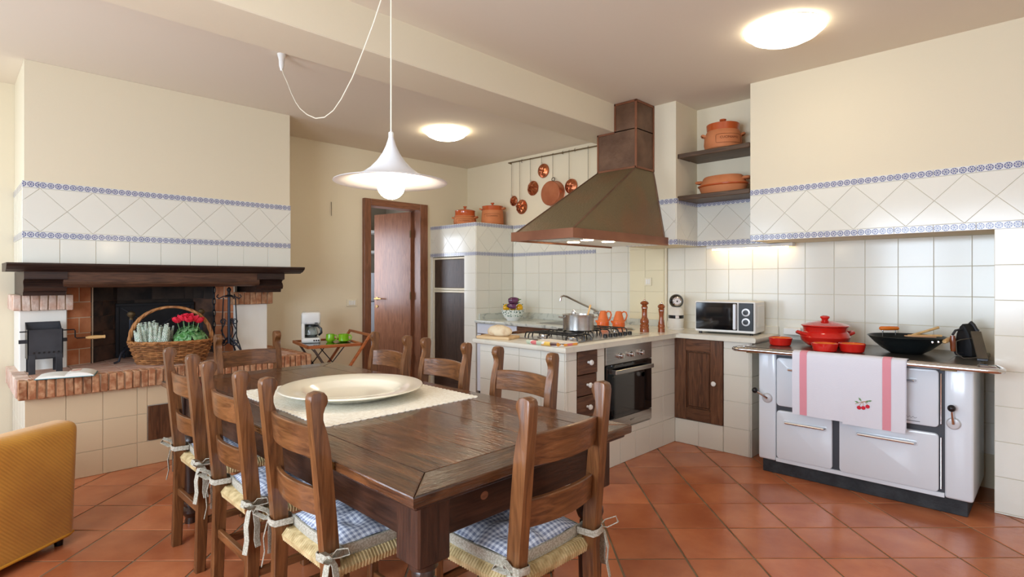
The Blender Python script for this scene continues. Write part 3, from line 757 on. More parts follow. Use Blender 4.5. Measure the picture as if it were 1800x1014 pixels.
for x0, x1 in ((.372, .60), (1.88, 2.11)): obj('corbel', prism(BM(), cp, ((0, 0, 0), (0, 1, 0), (0, 0, 1), (1, 0, 0)), x0, x1), 'mantel_x', t, 30)
def rough_brick(name, m, x0, x1, y0, y1, z0, z1, parent, j=.003):
    b = bx(x0, x1, y0, y1, z0, z1, bev=.0045, seg=1)
    for v in b.verts: v.co += Vector((random.uniform(-j, j), random.uniform(-j, j), random.uniform(-j, j)))
    return obj(name, b, m, parent, smooth=None)
for side, (x0, x1) in enumerate(((.37, .637), (1.81, 2.09))):
    obj('pillar', bx(x0, x1, 5.22, 5.62, .69, 1.124, .006), 'plaster_cool', t, None)
    cpb = obj('brick_cap', bx(x0 - .027, x1 + .02, 5.187, 5.62, 1.128, 1.232), 'mortar', t, None)
    n = 7; w_ = (x1 - x0 + .07) / n
    for k in range(n): rough_brick('brick', 'brick_pale' if side == 0 else 'brick', x0 - .036 + k * w_ + .003, x0 - .036 + (k + 1) * w_ - .003, 5.176, 5.30, 1.122, 1.232, cpb, .0025)
    for k in range(5): rough_brick('brick', 'brick_pale' if side == 0 else 'brick', x0 - .036, x0 + .06, 5.304 + k * .062, 5.304 + k * .062 + .056, 1.122, 1.232, cpb, .0025)
# hearth slab with bricks on edge
sl = obj('hearth_slab', bx(.345, 2.235, 4.685, 5.62, .582, .692), 'mortar', t, None)
n = 41; w_ = (2.25 - .325) / n
for k in range(n): rough_brick('brick', 'brick', .325 + k * w_ + .0042, .325 + (k + 1) * w_ - .0042, 4.668, 4.76, .578, .697, sl)
n = 17; w_ = (5.60 - 4.765) / n
for k in range(n):
    rough_brick('brick', 'brick_pale', .322, .40, 4.765 + k * w_ + .003, 4.765 + (k + 1) * w_ - .003, .578, .697, sl)
    rough_brick('brick', 'brick', 2.17, 2.252, 4.765 + k * w_ + .003, 4.765 + (k + 1) * w_ - .003, .578, .697, sl)
FT = ((0, 0, .692), (1, 0, 0), (0, 1, 0))
grid(sl, FT, lines(.402, 2.168, .402, .245), lines(4.764, 5.60, 4.764, .122), 'brick_top', (), .006, .003, 'paver')
# tiled base
bs = obj('base', bx(.367, 2.2, 4.735, 5.62, 0, .585), 'grout', t, None)
grid(bs, FY(4.735), lines(.362, 2.2, .571, .201), lines(0, .58, .171, .202), 'tile_cream', [(1.035, 1.29, .172, .428)])
grid(bs, FX(.367), lines(-5.62, -4.730, -4.930, .202), lines(0, .58, .171, .202), 'tile')
obj('ash_door', bx(1.039, 1.286, 4.722, 4.736, .176, .424, .002), 'darkwood_z', t)
# firebox of bricks, sooty towards the back
fbx = [((.634, 5.27), (.80, 5.34), 'firebrick'), ((.80, 5.34), (1.0, 5.56), 'soot_mid'), ((1.0, 5.56), (1.57, 5.56), 'soot'), ((1.57, 5.56), (1.70, 5.40), 'soot_mid'), ((1.70, 5.40), (1.815, 5.27), 'firebrick')]
fb = None
for a, c, m in fbx:
    A = Vector((a[0], a[1], 0)); B = Vector((c[0], c[1], 0)); d = (B - A).normalized(); nn = Vector((d.y, -d.x, 0))
    sh = obox(BM(), (A + B) / 2 - nn * .0152 + V(0, 0, 1.06), d, nn, (0, 0, 1), (B - A).length + .02, .036, .74)
    fb = obj('firebox_wall', sh, 'mortar' if m == 'firebrick' else ('soot_mid' if m == 'soot_mid' else 'soot'), t, None)
for a, c, m in fbx:
    A = Vector((a[0], a[1], 0)); B = Vector((c[0], c[1], 0)); d = (B - A).normalized(); L = (B - A).length
    for r in range(6):
        z0 = .70 + r * .118; z1 = min(z0 + .118, 1.42)
        us = lines(0, L, (.125 if r % 2 else 0), .25) if L > .25 else ([0, L] if r % 2 else [0, L / 2, L])
        for u0, u1 in zip(us, us[1:]): ptile(fb, (A, d, (0, 0, 1)), rect(u0, u1, z0, z1), 'soot' if (m == 'soot_mid' and r > 3) else m, .005, .003, 'brick', .002, .001)
# iron fireback
t = thing('fireback', 'black cast iron fireback plate with crossed ribs in the fireplace', 'fireback', (1.27, 5.53, .70))
obj('plate', bx(.995, 1.555, 5.525, 5.545, .702, 1.13), 'iron', t, None)
b = BM(); box(b, .985, 1.565, 5.515, 5.53, 1.12, 1.145, .003); box(b, .985, 1.01, 5.515, 5.53, .702, 1.12, .003); box(b, 1.54, 1.565, 5.515, 5.53, .702, 1.12, .003); obj('frame', b, 'iron', t)
for p, r in (((1.02, 5.52, .74), (1.53, 5.52, 1.11)), ((1.02, 5.52, 1.11), (1.53, 5.52, .74))): obj('rib', bar(BM(), p, r, .012, .014, (0, 1, 0)), 'iron_sheet', t)
# andirons
def andiron(x, y, label):
    t = thing('andiron', label, 'andiron', (x, y, .698), 'andirons in the fireplace')
    obj('post', bx(x - .013, x + .013, y - .011, y + .011, .80, 1.03, .003), 'wrought', t)
    obj('finial', lathe(BM(), [(.016, 1.028), (.011, 1.04), (.014, 1.048), (.026, 1.058), (.03, 1.07), (.024, 1.085), (.008, 1.094), (0, 1.096)], (x, y, 0), 16), 'brass_old', t)
    b = BM()
    for s in (-1, 1): tube(b, [(x, y, .805), (x + s * .04, y - .02, .80), (x + s * .075, y - .035, .765), (x + s * .088, y - .04, .715), (x + s * .12, y - .045, .704)], .008, 8)
    tube(b, [(x, y, .80), (x, y + .12, .80), (x, y + .22, .79), (x, y + .25, .705)], .009, 8)
    obj('feet', b, 'wrought', t)
andiron(1.03, 5.2, 'iron andiron with round brass finial, next to the iron grill'); andiron(1.54, 5.24, 'iron andiron with round brass finial, next to the fire tool stand')
# chain
t = thing('fire_chain', 'iron pot chain hanging inside the fireplace beside the tool stand', 'chain', (1.66, 5.3, .86))
for k in range(9):
    z = 1.30 - k * .05; b = BM(); pts = []
    for i in range(12):
        a = 2 * PI * i / 12; u_ = .012 * math.cos(a); v_ = .031 * math.sin(a); pts.append((1.66 + (u_ if k % 2 else 0), 5.3 + (0 if k % 2 else u_), z + v_))
    obj('link', tube(b, pts, .0042, 6, True), 'iron', t)
# fire tool stand
t = thing('fire_tool_stand', 'black wrought iron fire tool stand with scrolls beside the right pillar', 'fire tools', (1.70, 5.05, .70))
X, Y = 1.70, 5.05
obj('stem', tube(BM(), [(X, Y, .80), (X, Y, .9), (X, Y, 1.2)], [.016, .013, .011], 8), 'wrought', t)
obj('finial', lathe(BM(), [(.03, 1.195), (.035, 1.205), (.012, 1.215), (.009, 1.235), (.017, 1.25), (.017, 1.262), (.006, 1.277), (0, 1.28)], (X, Y, 0), 14), 'iron', t)
def scroll(cx, cz, r, s, e, a0, turns=1.2, n=14):
    return [(X + (cx + (r * (1 - .6 * i / n)) * math.cos(a0 + s * turns * 2 * PI * i / n)) * e[0], Y + (cx + (r * (1 - .6 * i / n)) * math.cos(a0 + s * turns * 2 * PI * i / n)) * e[1], cz + (r * (1 - .6 * i / n)) * math.sin(a0 + s * turns * 2 * PI * i / n)) for i in range(n + 1)]
for e in ((.71, -.70), (-.71, .70), (.70, .71)):
    b = BM(); tube(b, [(X, Y, .86), (X + .04 * e[0], Y + .04 * e[1], .82), (X + .09 * e[0], Y + .09 * e[1], .76), (X + .125 * e[0], Y + .125 * e[1], .705)], .008, 6); obj('foot', b, 'wrought', t)
    b = BM(); tube(b, scroll(.05, .81, .03, 1, e, PI), .005, 6); obj('scroll', b, 'wrought', t)
    b = BM(); tube(b, scroll(.05, .985, .026, -1, e, PI), .005, 6); tube(b, [(X + .03 * e[0], Y + .03 * e[1], .98), (X + .065 * e[0], Y + .065 * e[1], .91), (X + .03 * e[0], Y + .03 * e[1], .84)], .005, 6); obj('scroll', b, 'wrought', t)
    b = BM(); tube(b, [(X, Y, 1.205), (X + .05 * e[0], Y + .05 * e[1], 1.20), (X + .085 * e[0], Y + .085 * e[1], 1.18), (X + .105 * e[0], Y + .105 * e[1], 1.20), (X + .09 * e[0], Y + .09 * e[1], 1.215)], .005, 6); obj('hook', b, 'wrought', t)
for k, e in enumerate(((.71, -.70), (-.71, .70))):
    p = [(X + .06 * e[0], Y + .06 * e[1] - .01, z) for z in (1.19, 1.0, .86, .76)]
    p[0] = (X + .05 * e[0], Y + .05 * e[1] - .01, 1.19); p[-1] = (X + .10 * e[0], Y + .10 * e[1] - .01, .745); b = tube(BM(), p, .005, 6)
    obj('poker' if k else 'shovel', b, 'iron', t)
# iron grill box
t = thing('charcoal_grill', 'small grey sheet iron roasting box on legs beside the left pillar', 'grill', (.49, 5.05, .70))
obj('front_plate', bx(.395, .585, 4.972, 4.978, .80, 1.0, .001), 'iron_sheet', t, None)
fpz = t
obj('back_plate', bx(.395, .585, 5.122, 5.128, .80, 1.045, .001), 'iron_sheet', t, None)
for x in (.395, .579):
    b = prism(BM(), [(4.972, .80), (5.128, .80), (5.128, 1.045), (5.05, 1.0), (4.972, 1.0)], ((0, 0, 0), (0, 1, 0), (0, 0, 1), (1, 0, 0)), x, x + .006); obj('side_plate', b, 'iron_sheet', t, None)
obj('bottom_plate', bx(.395, .585, 4.972, 5.128, .798, .804), 'iron_sheet', t, None)
for x in (.40, .545):
    for y in (4.966, 5.128): obj('leg', bx(x, x + .036, y, y + .006, .698, .83, .001), 'iron_sheet', t)
for k in range(6): obj('air_hole', lathe(BM(), [(.0075, 0), (.0075, .002)], (.43 + k * .026, 4.972, .842), 12, Matrix.Rotation(PI / 2, 4, 'X')), 'black', t)
for x, w_ in ((.355, .04), (.585, .03)): obj('lug', bx(x, x + w_, 5.03, 5.05, .905, .93, .001), 'iron_sheet', t)
b = tube(BM(), [(.36, 5.04, .985), (.60, 5.04, .985), (.655, 5.04, .985), (.66, 5.04, .975), (.66, 5.04, .93), (.67, 5.04, .922), (.73, 5.04, .922)], .0045, 6); cr = obj('crank', b, 'iron', t)
obj('crank_grip', lathe(BM(), [(.007, 0), (.012, .02), (.014, .06), (.011, .10), (.013, .115), (0, .12)], (.72, 5.04, .922), 12, Matrix.Rotation(PI / 2, 4, 'Y')), 'pale_wood', cr)
# open book on the hearth
t = thing('open_book', 'open illustrated book lying on the brick hearth edge', 'book', (.58, 4.74, .70), None, math.radians(-14), True)
for s in (-1, 1):
    obj('cover', bx(min(0, s * .155), max(0, s * .155), -.11, .11, 0, .004), 'cover_teal', t, None)
    n = 9; b = BM(); pr_ = [(s * .150 * i / n, .004 + .022 * math.sin(PI * min(1, (i / n) * .9 + .1)) ** .7 * (1 if s > 0 else .5) + .004) for i in range(n + 1)]
    poly = [(s * .150, .004), (0, .004)] + pr_
    prism(b, [(p[0], p[1]) for p in poly], ((0, 0, 0), (1, 0, 0), (0, 0, 1), (0, 1, 0)), -.105, .105)
    pg = obj('page_block', b, 'paper', t, 40)
    if s > 0: obj('picture', bx(.018, .07, -.03, .09, .0305, .0315), 'page_art', pg, None)
# ------------------------------------------------------------------ basket with plants
t = thing('wicker_basket', 'oval wicker basket with arched handle holding potted plants on the hearth', 'basket', (1.25, 4.965, .698), None, math.radians(-22), True)
A0, B0, H = .222, .16, .165
def ell(f, k, n, ex=0): a = 2 * PI * k / n; return (A0 * f * math.cos(a) * 1.0, B0 * f * math.sin(a))
NS = 32
for k in range(NS):
    a = 2 * PI * (k + .5) / NS
    obj('stake', tube(BM(), [(A0 * f * math.cos(a), B0 * f * math.sin(a), z) for f, z in ((1, .004), (1.1, .06), (1.2, .12), (1.26, H))], .0042, 5), 'wicker', t)
for r in range(11):
    z = .008 + r * .0145; f = 1 + .26 * (z / H) ** .9; b = BM(); pts = []
    for k in range(NS * 2):
        a = 2 * PI * k / (NS * 2); o_ = .0062 * math.cos(PI * (k + r * 1.0 + .5) * 1.0) if k % 2 == 0 else 0
        s_ = .008 * math.cos(PI * (k / 2 + r)) 
        pts.append(((A0 * f + s_) * math.cos(a), (B0 * f + s_) * math.sin(a), z + .002 * math.sin(a * 3)))
    obj('weave_row', tube(b, pts, .0066, 6, True), 'wicker', t)
obj('bottom', lathe(BM(), [(0, .002), (1, .004)], n=40, M4=Matrix.Diagonal((A0, B0, 1, 1))), 'wicker', t)
b = BM()
for ph in range(3):
    tube(b, [((A0 * 1.27 + .006 * math.cos(6 * a + ph * 2.09)) * math.cos(a), (B0 * 1.27 + .006 * math.cos(6 * a + ph * 2.09)) * math.sin(a), H + .004 + .006 * math.sin(30 * a + ph * 2.09)) for a in [2 * PI * i / 120 for i in range(120)]], .0075, 6, True)
obj('rim', b, 'wicker_handle', t)
b = BM()
for ph in range(3):
    tube(b, [(A0 * 1.25 * math.cos(a) + .008 * math.cos(10 * a + ph * 2.09), .008 * math.sin(10 * a + ph * 2.09), H - .02 + .285 * max(0, math.sin(a)) ** .85) for a in [PI * i / 48 for i in range(49)]], .0095, 7)
obj('handle', b, 'wicker_handle', t)
obj('soil', lathe(BM(), [(0, .125), (1, .12)], n=30, M4=Matrix.Diagonal((A0 * 1.13, B0 * 1.13, 1, 1))), 'soil', t)
RB = math.radians(-22)
def bl(x, y, z): return (1.25 + x * math.cos(RB) - y * math.sin(RB), 4.965 + x * math.sin(RB) + y * math.cos(RB), .698 + z)
# heather
t = thing('heather_plant', 'pale green-white heather with upright spikes in the wicker basket', 'plant', bl(-.12, -.03, .125), None, RB, True)
for k in range(60):
    x = random.uniform(-.105, .10); y = random.uniform(-.09, .075); h = random.uniform(.12, .20) - .25 * abs(x); lx = x * .25; ly = y * .2
    st = obj('stem', tube(BM(), [(x, y, 0), (x + lx * .5, y + ly * .5, h * .5), (x + lx, y + ly, h)], .0025, 5), 'heather_stem', t)
    b = BM()
    for i in range(14):
        f = .10 + .90 * i / 13; r = .0105 * (1.1 - .7 * f)
        for q in range(5):
            a = q * PI * .4 + i * .6
            bmesh.ops.create_icosphere(b, subdivisions=0 if 0 else 1, radius=.0052 * (1.2 - .4 * f), matrix=Matrix.Translation((x + lx * f + r * math.cos(a), y + ly * f + r * math.sin(a), h * f + .01)))
    obj('flower_spike', b, 'heather', st, None)
# cyclamen
t = thing('cyclamen_plant', 'red cyclamen with dark green leaves in the wicker basket', 'plant', bl(.12, -.03, .145), None, RB, True)
def leafmesh(c, nrm, R):
    nrm = Vector(nrm).normalized(); s_ = nrm.cross(Vector((0, 0, 1)))
    s_ = s_.normalized() if s_.length > .01 else Vector((1, 0, 0)); u_ = s_.cross(nrm); b = BM(); cv = b.verts.new(Vector(c) - nrm * R * .12); ring = []; mid = []
    for i in range(14):
        a = 2 * PI * i / 14; rr = R * (1 + .18 * math.cos(a - PI / 2) ** 3 - (.35 if i == 3 and 0 else 0)) * (1 - .45 * math.exp(-((a - PI / 2) / .25) ** 2))
        ring.append(b.verts.new(Vector(c) + s_ * rr * math.cos(a) + u_ * rr * math.sin(a) + nrm * .006 * math.cos(4 * a))); mid.append(b.verts.new(Vector(c) + (s_ * math.cos(a) + u_ * math.sin(a)) * rr * .55 + nrm * .004))
    for i in range(14):
        j = (i + 1) % 14; b.faces.new((cv, mid[i], mid[j])); b.faces.new((mid[i], ring[i], ring[j], mid[j]))
    bmesh.ops.recalc_face_normals(b, faces=b.faces); bmesh.ops.solidify(b, geom=b.faces[:], thickness=.0012)
    return b
for k in range(44):
    f = (k + .5) / 44; el = math.acos(1 - f * .95); a = k * 2.4; nr = Vector((math.sin(el) * math.cos(a), math.sin(el) * math.sin(a), math.cos(el)))
    p = Vector((nr.x * (.105 if nr.x < 0 else .128), nr.y * .10, .02 + nr.z * .115)) * random.uniform(.9, 1.03)
    lf = obj('leaf', leafmesh(p, nr + Vector((random.uniform(-.3, .3), random.uniform(-.3, .3), random.uniform(0, .4))), random.uniform(.026, .038)), 'leaf', t)
    if k % 3 == 0: obj('leaf_stalk', tube(BM(), [(p.x * .15, p.y * .15, -.01), p * .6, p - nr * .006], .002, 5), 'heather_stem', lf)
for k, (x, y, z) in enumerate(((-.055, -.02, .135), (-.02, -.035, .15), (.0, .02, .16), (.035, -.03, .145), (.06, -.01, .13), (.01, -.06, .14), (-.03, .02, .15))):
    z += .035; x *= 1.25; y = max(y, -.045) * 1.1 - .045; st = obj('flower_stem', tube(BM(), [(x * .2, y * .2, .01), (x * .7, y * .7, .08), (x, y, z)], .0025, 5), 'leaf', t)
    b = BM()
    for q in range(6):
        a = q * PI / 3 + k; P0 = Vector((x, y, z)); e = Vector((math.cos(a), math.sin(a), 0)); s = Vector((-e.y, e.x, 0)); rows = []
        for i in range(5):
            f = i / 4; w_ = .022 * math.sin(PI * (.15 + .75 * f)); p = P0 + e * (.008 + .028 * f + .008 * math.sin(f * 3)) + Vector((0, 0, .045 * f - .004))
            rows.append([b.verts.new(p + s * w_ * g) for g in (-1, 0, 1)])
        for A, B in zip(rows, rows[1:]):
            for g in range(2): b.faces.new((A[g], A[g + 1], B[g + 1], B[g]))
    obj('petals', b, 'petal', st)
# ------------------------------------------------------------------ old enamel stove
t = st = thing('enamel_stove', 'old white enamelled wood cooking stove with steel top and chrome rail', 'stove', (4.3, .95, 0))
SX = 4.02
def rbox(x0, x1, y0, y1, z0, z1, r=.02, bev=.005):
    """door panel lying in a plane of constant X, corners rounded"""
    P = []
    for cy, cz, a0 in ((y1 - r, z1 - r, 0), (y0 + r, z1 - r, 90), (y0 + r, z0 + r, 180), (y1 - r, z0 + r, 270)):
        for i in range(5): a = math.radians(a0 + i * 22.5); P.append((cy + r * math.cos(a), cz + r * math.sin(a)))
    return prism(BM(), P, ((0, 0, 0), (0, 1, 0), (0, 0, 1), (1, 0, 0)), x0, x1, bev)
obj('body', bx(SX + .012, 4.60, .372, 1.50, .09, .845, .004), 'enamel_dark', t, None)
obj('kick_plate', bx(SX + .03, 4.58, .385, 1.51, 0, .095, .003), 'kick', t, None)
b = BM(); box(b, SX, 4.60, .358, .487, .092, .842, .014, 3); obj('side_panel', b, 'enamel', t)
b = BM(); box(b, SX, 4.60, 1.412, 1.53, .092, .842, .014, 3); obj('side_panel', b, 'enamel', t)
obj('bottom_strip', bx(SX - .002, SX + .03, .487, 1.412, .092, .118, .002), 'enamel', t)
tp = obj('cooktop', bx(3.965, 4.712, .335, 1.60, .845, .870, .005), 'steel_dark', t)
obj('plate_seam', bx(4.10, 4.55, .475, .479, .8695, .8705), 'black', tp, None)
obj('plate_seam', bx(4.10, 4.55, 1.10, 1.104, .8695, .8705), 'black', tp, None)
b = BM(); box(b, 3.955, 3.968, .335, 1.60, .848, .868, .002); obj('front_trim', b, 'chrome', t)
RX = 3.928
b = tube(BM(), [(4.10, 1.645, .852), (4.0, 1.67, .852), (3.95, 1.672, .852), (3.932, 1.655, .852), (RX, 1.62, .852), (RX, .95, .852), (RX, .29, .852), (3.932, .25, .852), (3.95, .233, .852), (4.0, .235, .852), (4.10, .265, .852)], .0155, 12)
rl = obj('rail', b, 'chrome', t)
for y in (.42, 1.50): obj('rail_bracket', bx(RX - .008, 3.97, y, y + .075, .832, .842, .002), 'brass_old', t)
obj('rail_bracket', bx(4.05, 4.11, 1.59, 1.65, .84, .864, .003), 'chrome', t); obj('rail_bracket', bx(4.05, 4.11, .26, .34, .84, .864, .003), 'chrome', t)
def handle(par, y0, y1, z):
    b = BM(); tube(b, [(SX - .008, y0, z), (SX - .028, y0 - .006, z), (SX - .028, y1 + .006, z), (SX - .008, y1, z)], .008, 8); obj('handle', b, 'chrome', par)
    obj('handle_back', rbox(SX - .014, SX - .008, y1 - .012, y0 + .012, z - .016, z + .016, .014, .002), 'enamel', par)
for (y0, y1, z0, z1, h0, h1) in ((1.062, 1.405, .478, .808, 1.33, 1.12), (1.062, 1.405, .118, .448, 1.35, 1.10), (.512, 1.022, .118, .455, .92, .62), (.512, 1.022, .49, .822, .92, .62)):
    d_ = obj('oven_door', rbox(SX - .012, SX + .014, y0, y1, z0, z1, .022, .007), 'enamel', t)
    handle(d_, h0, h1, z1 - .075)
    if y0 < .6:
        b = BM(); box(b, SX - .004, SX + .012, y0 - .012, y0 - .006, z0 + .02, z1 - .02, .001); obj('edge_trim', b, 'chrome', d_)
    if z0 > .48:
        b = BM(); tube(b, [(SX - .0128, .745 - u, .520 + v) for u, v in ((0, .012), (.012, .004), (.02, .03), (.032, .052), (.028, .03), (.03, .008), (.042, .006), (.05, .018), (.056, .006), (.064, .018), (.07, .006), (.08, .017), (.086, .006), (.096, .016), (.102, .006), (.112, .016), (.12, .007), (.13, .012))], .0009, 4); obj('script_mark', b, 'wrought', d_)
        obj('emblem', bx(SX - .014, SX - .011, .765, .785, .515, .555, .001), 'wrought', d_)
obj('nameplate_line', bx(SX - .0135, SX - .0118, .60, .76, .508, .511), 'wrought', t, None)
for (y, z, e) in ((.445, .525, (.004, .075)), (1.468, .52, (.056, .04))):
    dial = obj('dial', lathe(BM(), [(.034, 0), (.034, .006), (.028, .012), (.012, .014), (0, .015)], (SX, y, z), 22, Matrix.Rotation(-PI / 2, 4, 'Y')), 'silver_plastic', t)
    obj('lever', tube(BM(), [(SX - .012, y, z), (SX - .03, y + e[0] * .4, z + e[1] * .5), (SX - .04, y + e[0] * 1.0, z + e[1] * 1.0)], [.009, .007, .006], 8), 'chrome', dial)
    b = BM(); bmesh.ops.create_uvsphere(b, u_segments=14, v_segments=10, radius=.02, matrix=Matrix.Translation((SX - .042, y + e[0] * 1.25, z + e[1] * 1.22))); obj('lever_knob', b, 'black', dial)
# tea towel over the rail
t = thing('tea_towel', 'white tea towel with pink stripes and embroidered cherries on the stove rail', 'towel', (3.92, .96, .455))
def drape(y0, y1, zb, off, slant=0.0, seg=10):
    b = BM(); rows = []
    prof = [(3.979, .8745), (3.966, .876), (3.95, .878), (3.926, .875), (3.908, .868), (3.902, .852), (3.901, .80), (3.901, .70), (3.901, .60), (3.901, .52), (3.902, zb)]
    for i in range(seg + 1):
        f = i / seg; y = y0 + (y1 - y0) * f
        rows.append([b.verts.new((x - off + (.0022 * math.sin(y * 16 + z * 14) if z < .8 else 0), y + slant * max(0, .85 - z) / .4, z + off * .6 - (slant * .3 * (f) if k == len(prof) - 1 else 0))) for k, (x, z) in enumerate(prof)])
    for A, B in zip(rows, rows[1:]):
        for k in range(len(prof) - 1): b.faces.new((A[k], A[k + 1], B[k + 1], B[k]))
    bmesh.ops.recalc_face_normals(b, faces=b.faces); bmesh.ops.solidify(b, geom=b.faces[:], thickness=.0022)
    return b
obj('under_fold', drape(1.268, .955, .462, 0), 'towel', t, 60)
obj('upper_fold', drape(.975, .652, .448, .004), 'towel', t, 60)
obj('back_fold', drape(.96, .648, .47, 0), 'towel', t, 60)
obj('stripe', drape(1.222, 1.180, .463, .003, seg=3), 'towel_pink', t, 60)
obj('stripe', drape(.765, .722, .449, .0072, seg=3), 'towel_pink', t, 60)
ex = 3.894
for (y, z) in ((.885, .565), (.862, .567), (.840, .578)):
    obj('cherry_stitch', lathe(BM(), [(.0115, 0), (.010, .0015), (0, .002)], (ex, y, z), 14, Matrix.Rotation(-PI / 2, 4, 'Y')), 'cherry', t)
for (y, z, a, L) in ((.872, .605, 125, .026), (.885, .595, 165, .024), (.852, .60, 40, .026), (.838, .61, 20, .022)):
    c_ = math.cos(math.radians(a)); s_ = math.sin(math.radians(a)); P = [(0, 0), (L * .5, L * .22), (L, 0), (L * .5, -L * .22)]
    obj('leaf_stitch', prism(BM(), [(u * c_ - v * s_, u * s_ + v * c_) for u, v in P], ((ex, y, z), (0, -1, 0), (0, 0, 1), (-1, 0, 0)), 0, .0012), 'leaf_stitch', t, None)
b = BM()
for y, z in ((.885, .575), (.862, .577), (.840, .588)): tube(b, [(ex - .001, y, z), (ex - .001, (y + .865) / 2, z + .016), (ex - .001, .865, .603)], .0011, 4)
tube(b, [(ex - .001, .905, .585), (ex - .001, .868, .603), (ex - .001, .84, .612)], .0014, 4); obj('stem_stitch', b, 'stem_stitch', t)
# ------------------------------------------------------------------ pots on the stove
ZT = .871
def hollow(prof_out, th): return prof_out + [(max(0.0, r - th), z if i == 0 else z + (th if z < prof_out[0][1] + .02 else 0)) for i, (r, z) in enumerate(prof_out[::-1])]
t = thing('red_casserole', 'glossy red lidded casserole with two side handles on the stove', 'casserole', (4.36, 1.20, ZT))
c = (4.36, 1.20, ZT)
obj('body', lathe(BM(), [(.085, 0), (.115, .01), (.148, .04), (.158, .07), (.150, .095), (.138, .107), (.140, .135), (.145, .142), (.136, .142), (.132, .11), (.14, .07), (.10, .014), (0, .01)], c, 36), 'red_glaze', t)
obj('lid', lathe(BM(), [(0, .145), (.14, .142), (.153, .146), (.150, .152), (.11, .165), (.06, .176), (.03, .18), (.02, .186), (.022, .193), (.031, .203), (.029, .212), (.015, .218), (0, .219)], c, 36), 'red_glaze', t)
for a in (math.radians(-42 + 180 - 6), math.radians(-42 - 6)):
    e = Vector((math.cos(a), math.sin(a), 0)); s = Vector((-e.y, e.x, 0)); o_ = Vector(c)
    obj('handle', tube(BM(), [o_ + e * .145 + s * .038 + V(0, 0, .085), o_ + e * .178 + s * .033 + V(0, 0, .098), o_ + e * .186 + V(0, 0, .104), o_ + e * .178 - s * .033 + V(0, 0, .098), o_ + e * .145 - s * .038 + V(0, 0, .085)], .0115, 8), 'red_glaze', t)
def ramekin(x, y, label):
    t = thing('ramekin', label, 'dish', (x, y, ZT), 'red ramekins on the stove top')
    obj('body', lathe(BM(), [(.062, 0), (.069, .006), (.078, .045), (.0795, .054), (.0755, .056), (.0735, .053)], (x, y, ZT), 30, cap1=False), 'red_glaze', t)
    obj('glaze_inside', lathe(BM(), [(.0765, .0555), (.072, .05), (.066, .012), (.05, .009), (0, .009)], (x, y, ZT), 30, cap0=False), 'orange_glaze', t)
ramekin(4.215, 1.45, 'small red ramekin set apart beside the marble worktop')
ramekin(4.054, 1.117, 'small red ramekin directly in front of the red casserole')
ramekin(4.143, .981, 'small red ramekin between the casserole and the wok')
t = thing('wok', 'black steel wok with a wooden loop handle on the stove', 'wok', (4.33, .72, ZT)); c = (4.33, .72, ZT)
obj('bowl', lathe(BM(), [(0, .0), (.085, .0), (.13, .028), (.175, .068), (.208, .106), (.213, .108), (.210, .111), (.172, .072), (.125, .032), (.08, .006), (0, .005)], c, 44), 'wok', t)
e = Vector((.71, .70, 0)); s = Vector((-.70, .71, 0)); o_ = Vector(c) + Vector((.02, .09, 0))
lp = Vector(c) + Vector((.145, .12, 0)); sd = Vector((.70, -.71, 0)) * .043
b = BM(); tube(b, [lp - sd + V(0, 0, .085), lp - sd + V(0, 0, .135)], .0035, 6); tube(b, [lp + sd + V(0, 0, .095), lp + sd + V(0, 0, .135)], .0035, 6); hw = obj('handle_wire', b, 'chrome', t)
obj('handle_grip', lathe(BM(), [(.010, -.062), (.0135, -.055), (.0145, 0), (.0135, .055), (.010, .062)], lp + V(0, 0, .142), 14, Vector((.70, -.71, 0)).to_track_quat('Z', 'Y').to_matrix().to_4x4()), 'orange_glaze', hw)
lp = Vector(c) + Vector((0, -.20, 0))
obj('handle_grip', lathe(BM(), [(.010, -.062), (.0135, -.055), (.0145, 0), (.0135, .055), (.010, .062)], lp + V(-.012, -.01, .098), 14, Vector((1, -.1, .06)).to_track_quat('Z', 'Y').to_matrix().to_4x4()), 'pale_wood', t)
for k in (-.02, .02): obj('rivet', lathe(BM(), [(.008, 0), (.006, .005), (0, .006)], Vector(c) + V(-.11 - k, -.165 + k * .6, .09), 10, Matrix.Rotation(-PI / 2, 4, 'Y')), 'chrome', t)
t = thing('wooden_spatula', 'pale wooden spatula resting across the black wok', 'spatula', (4.33, .72, .985))
b = prism(BM(), [(-.10, -.03), (.02, -.035), (.06, -.01), (.06, .01), (.02, .035), (-.10, .03)], ((4.27, .66, .984), (-.35, .93, 0), (-.93, -.35, 0), (0, 0, 1)), 0, .006, .002); obj('blade', b, 'stem_stitch', t)
obj('shaft', tube(BM(), [(4.262, .70, .988), (4.35, .58, .99), (4.36, .54, .99)], .007, 8), 'pale_wood', t)
t = solo('wooden_stick', tube(BM(), [(4.40, .70, .98), (4.47, .57, 1.035)], .008, 8), 'pale_wood', 'thin wooden spoon handle sticking out of the wok towards the irons', 'spoon', (4.43, .64, .98))
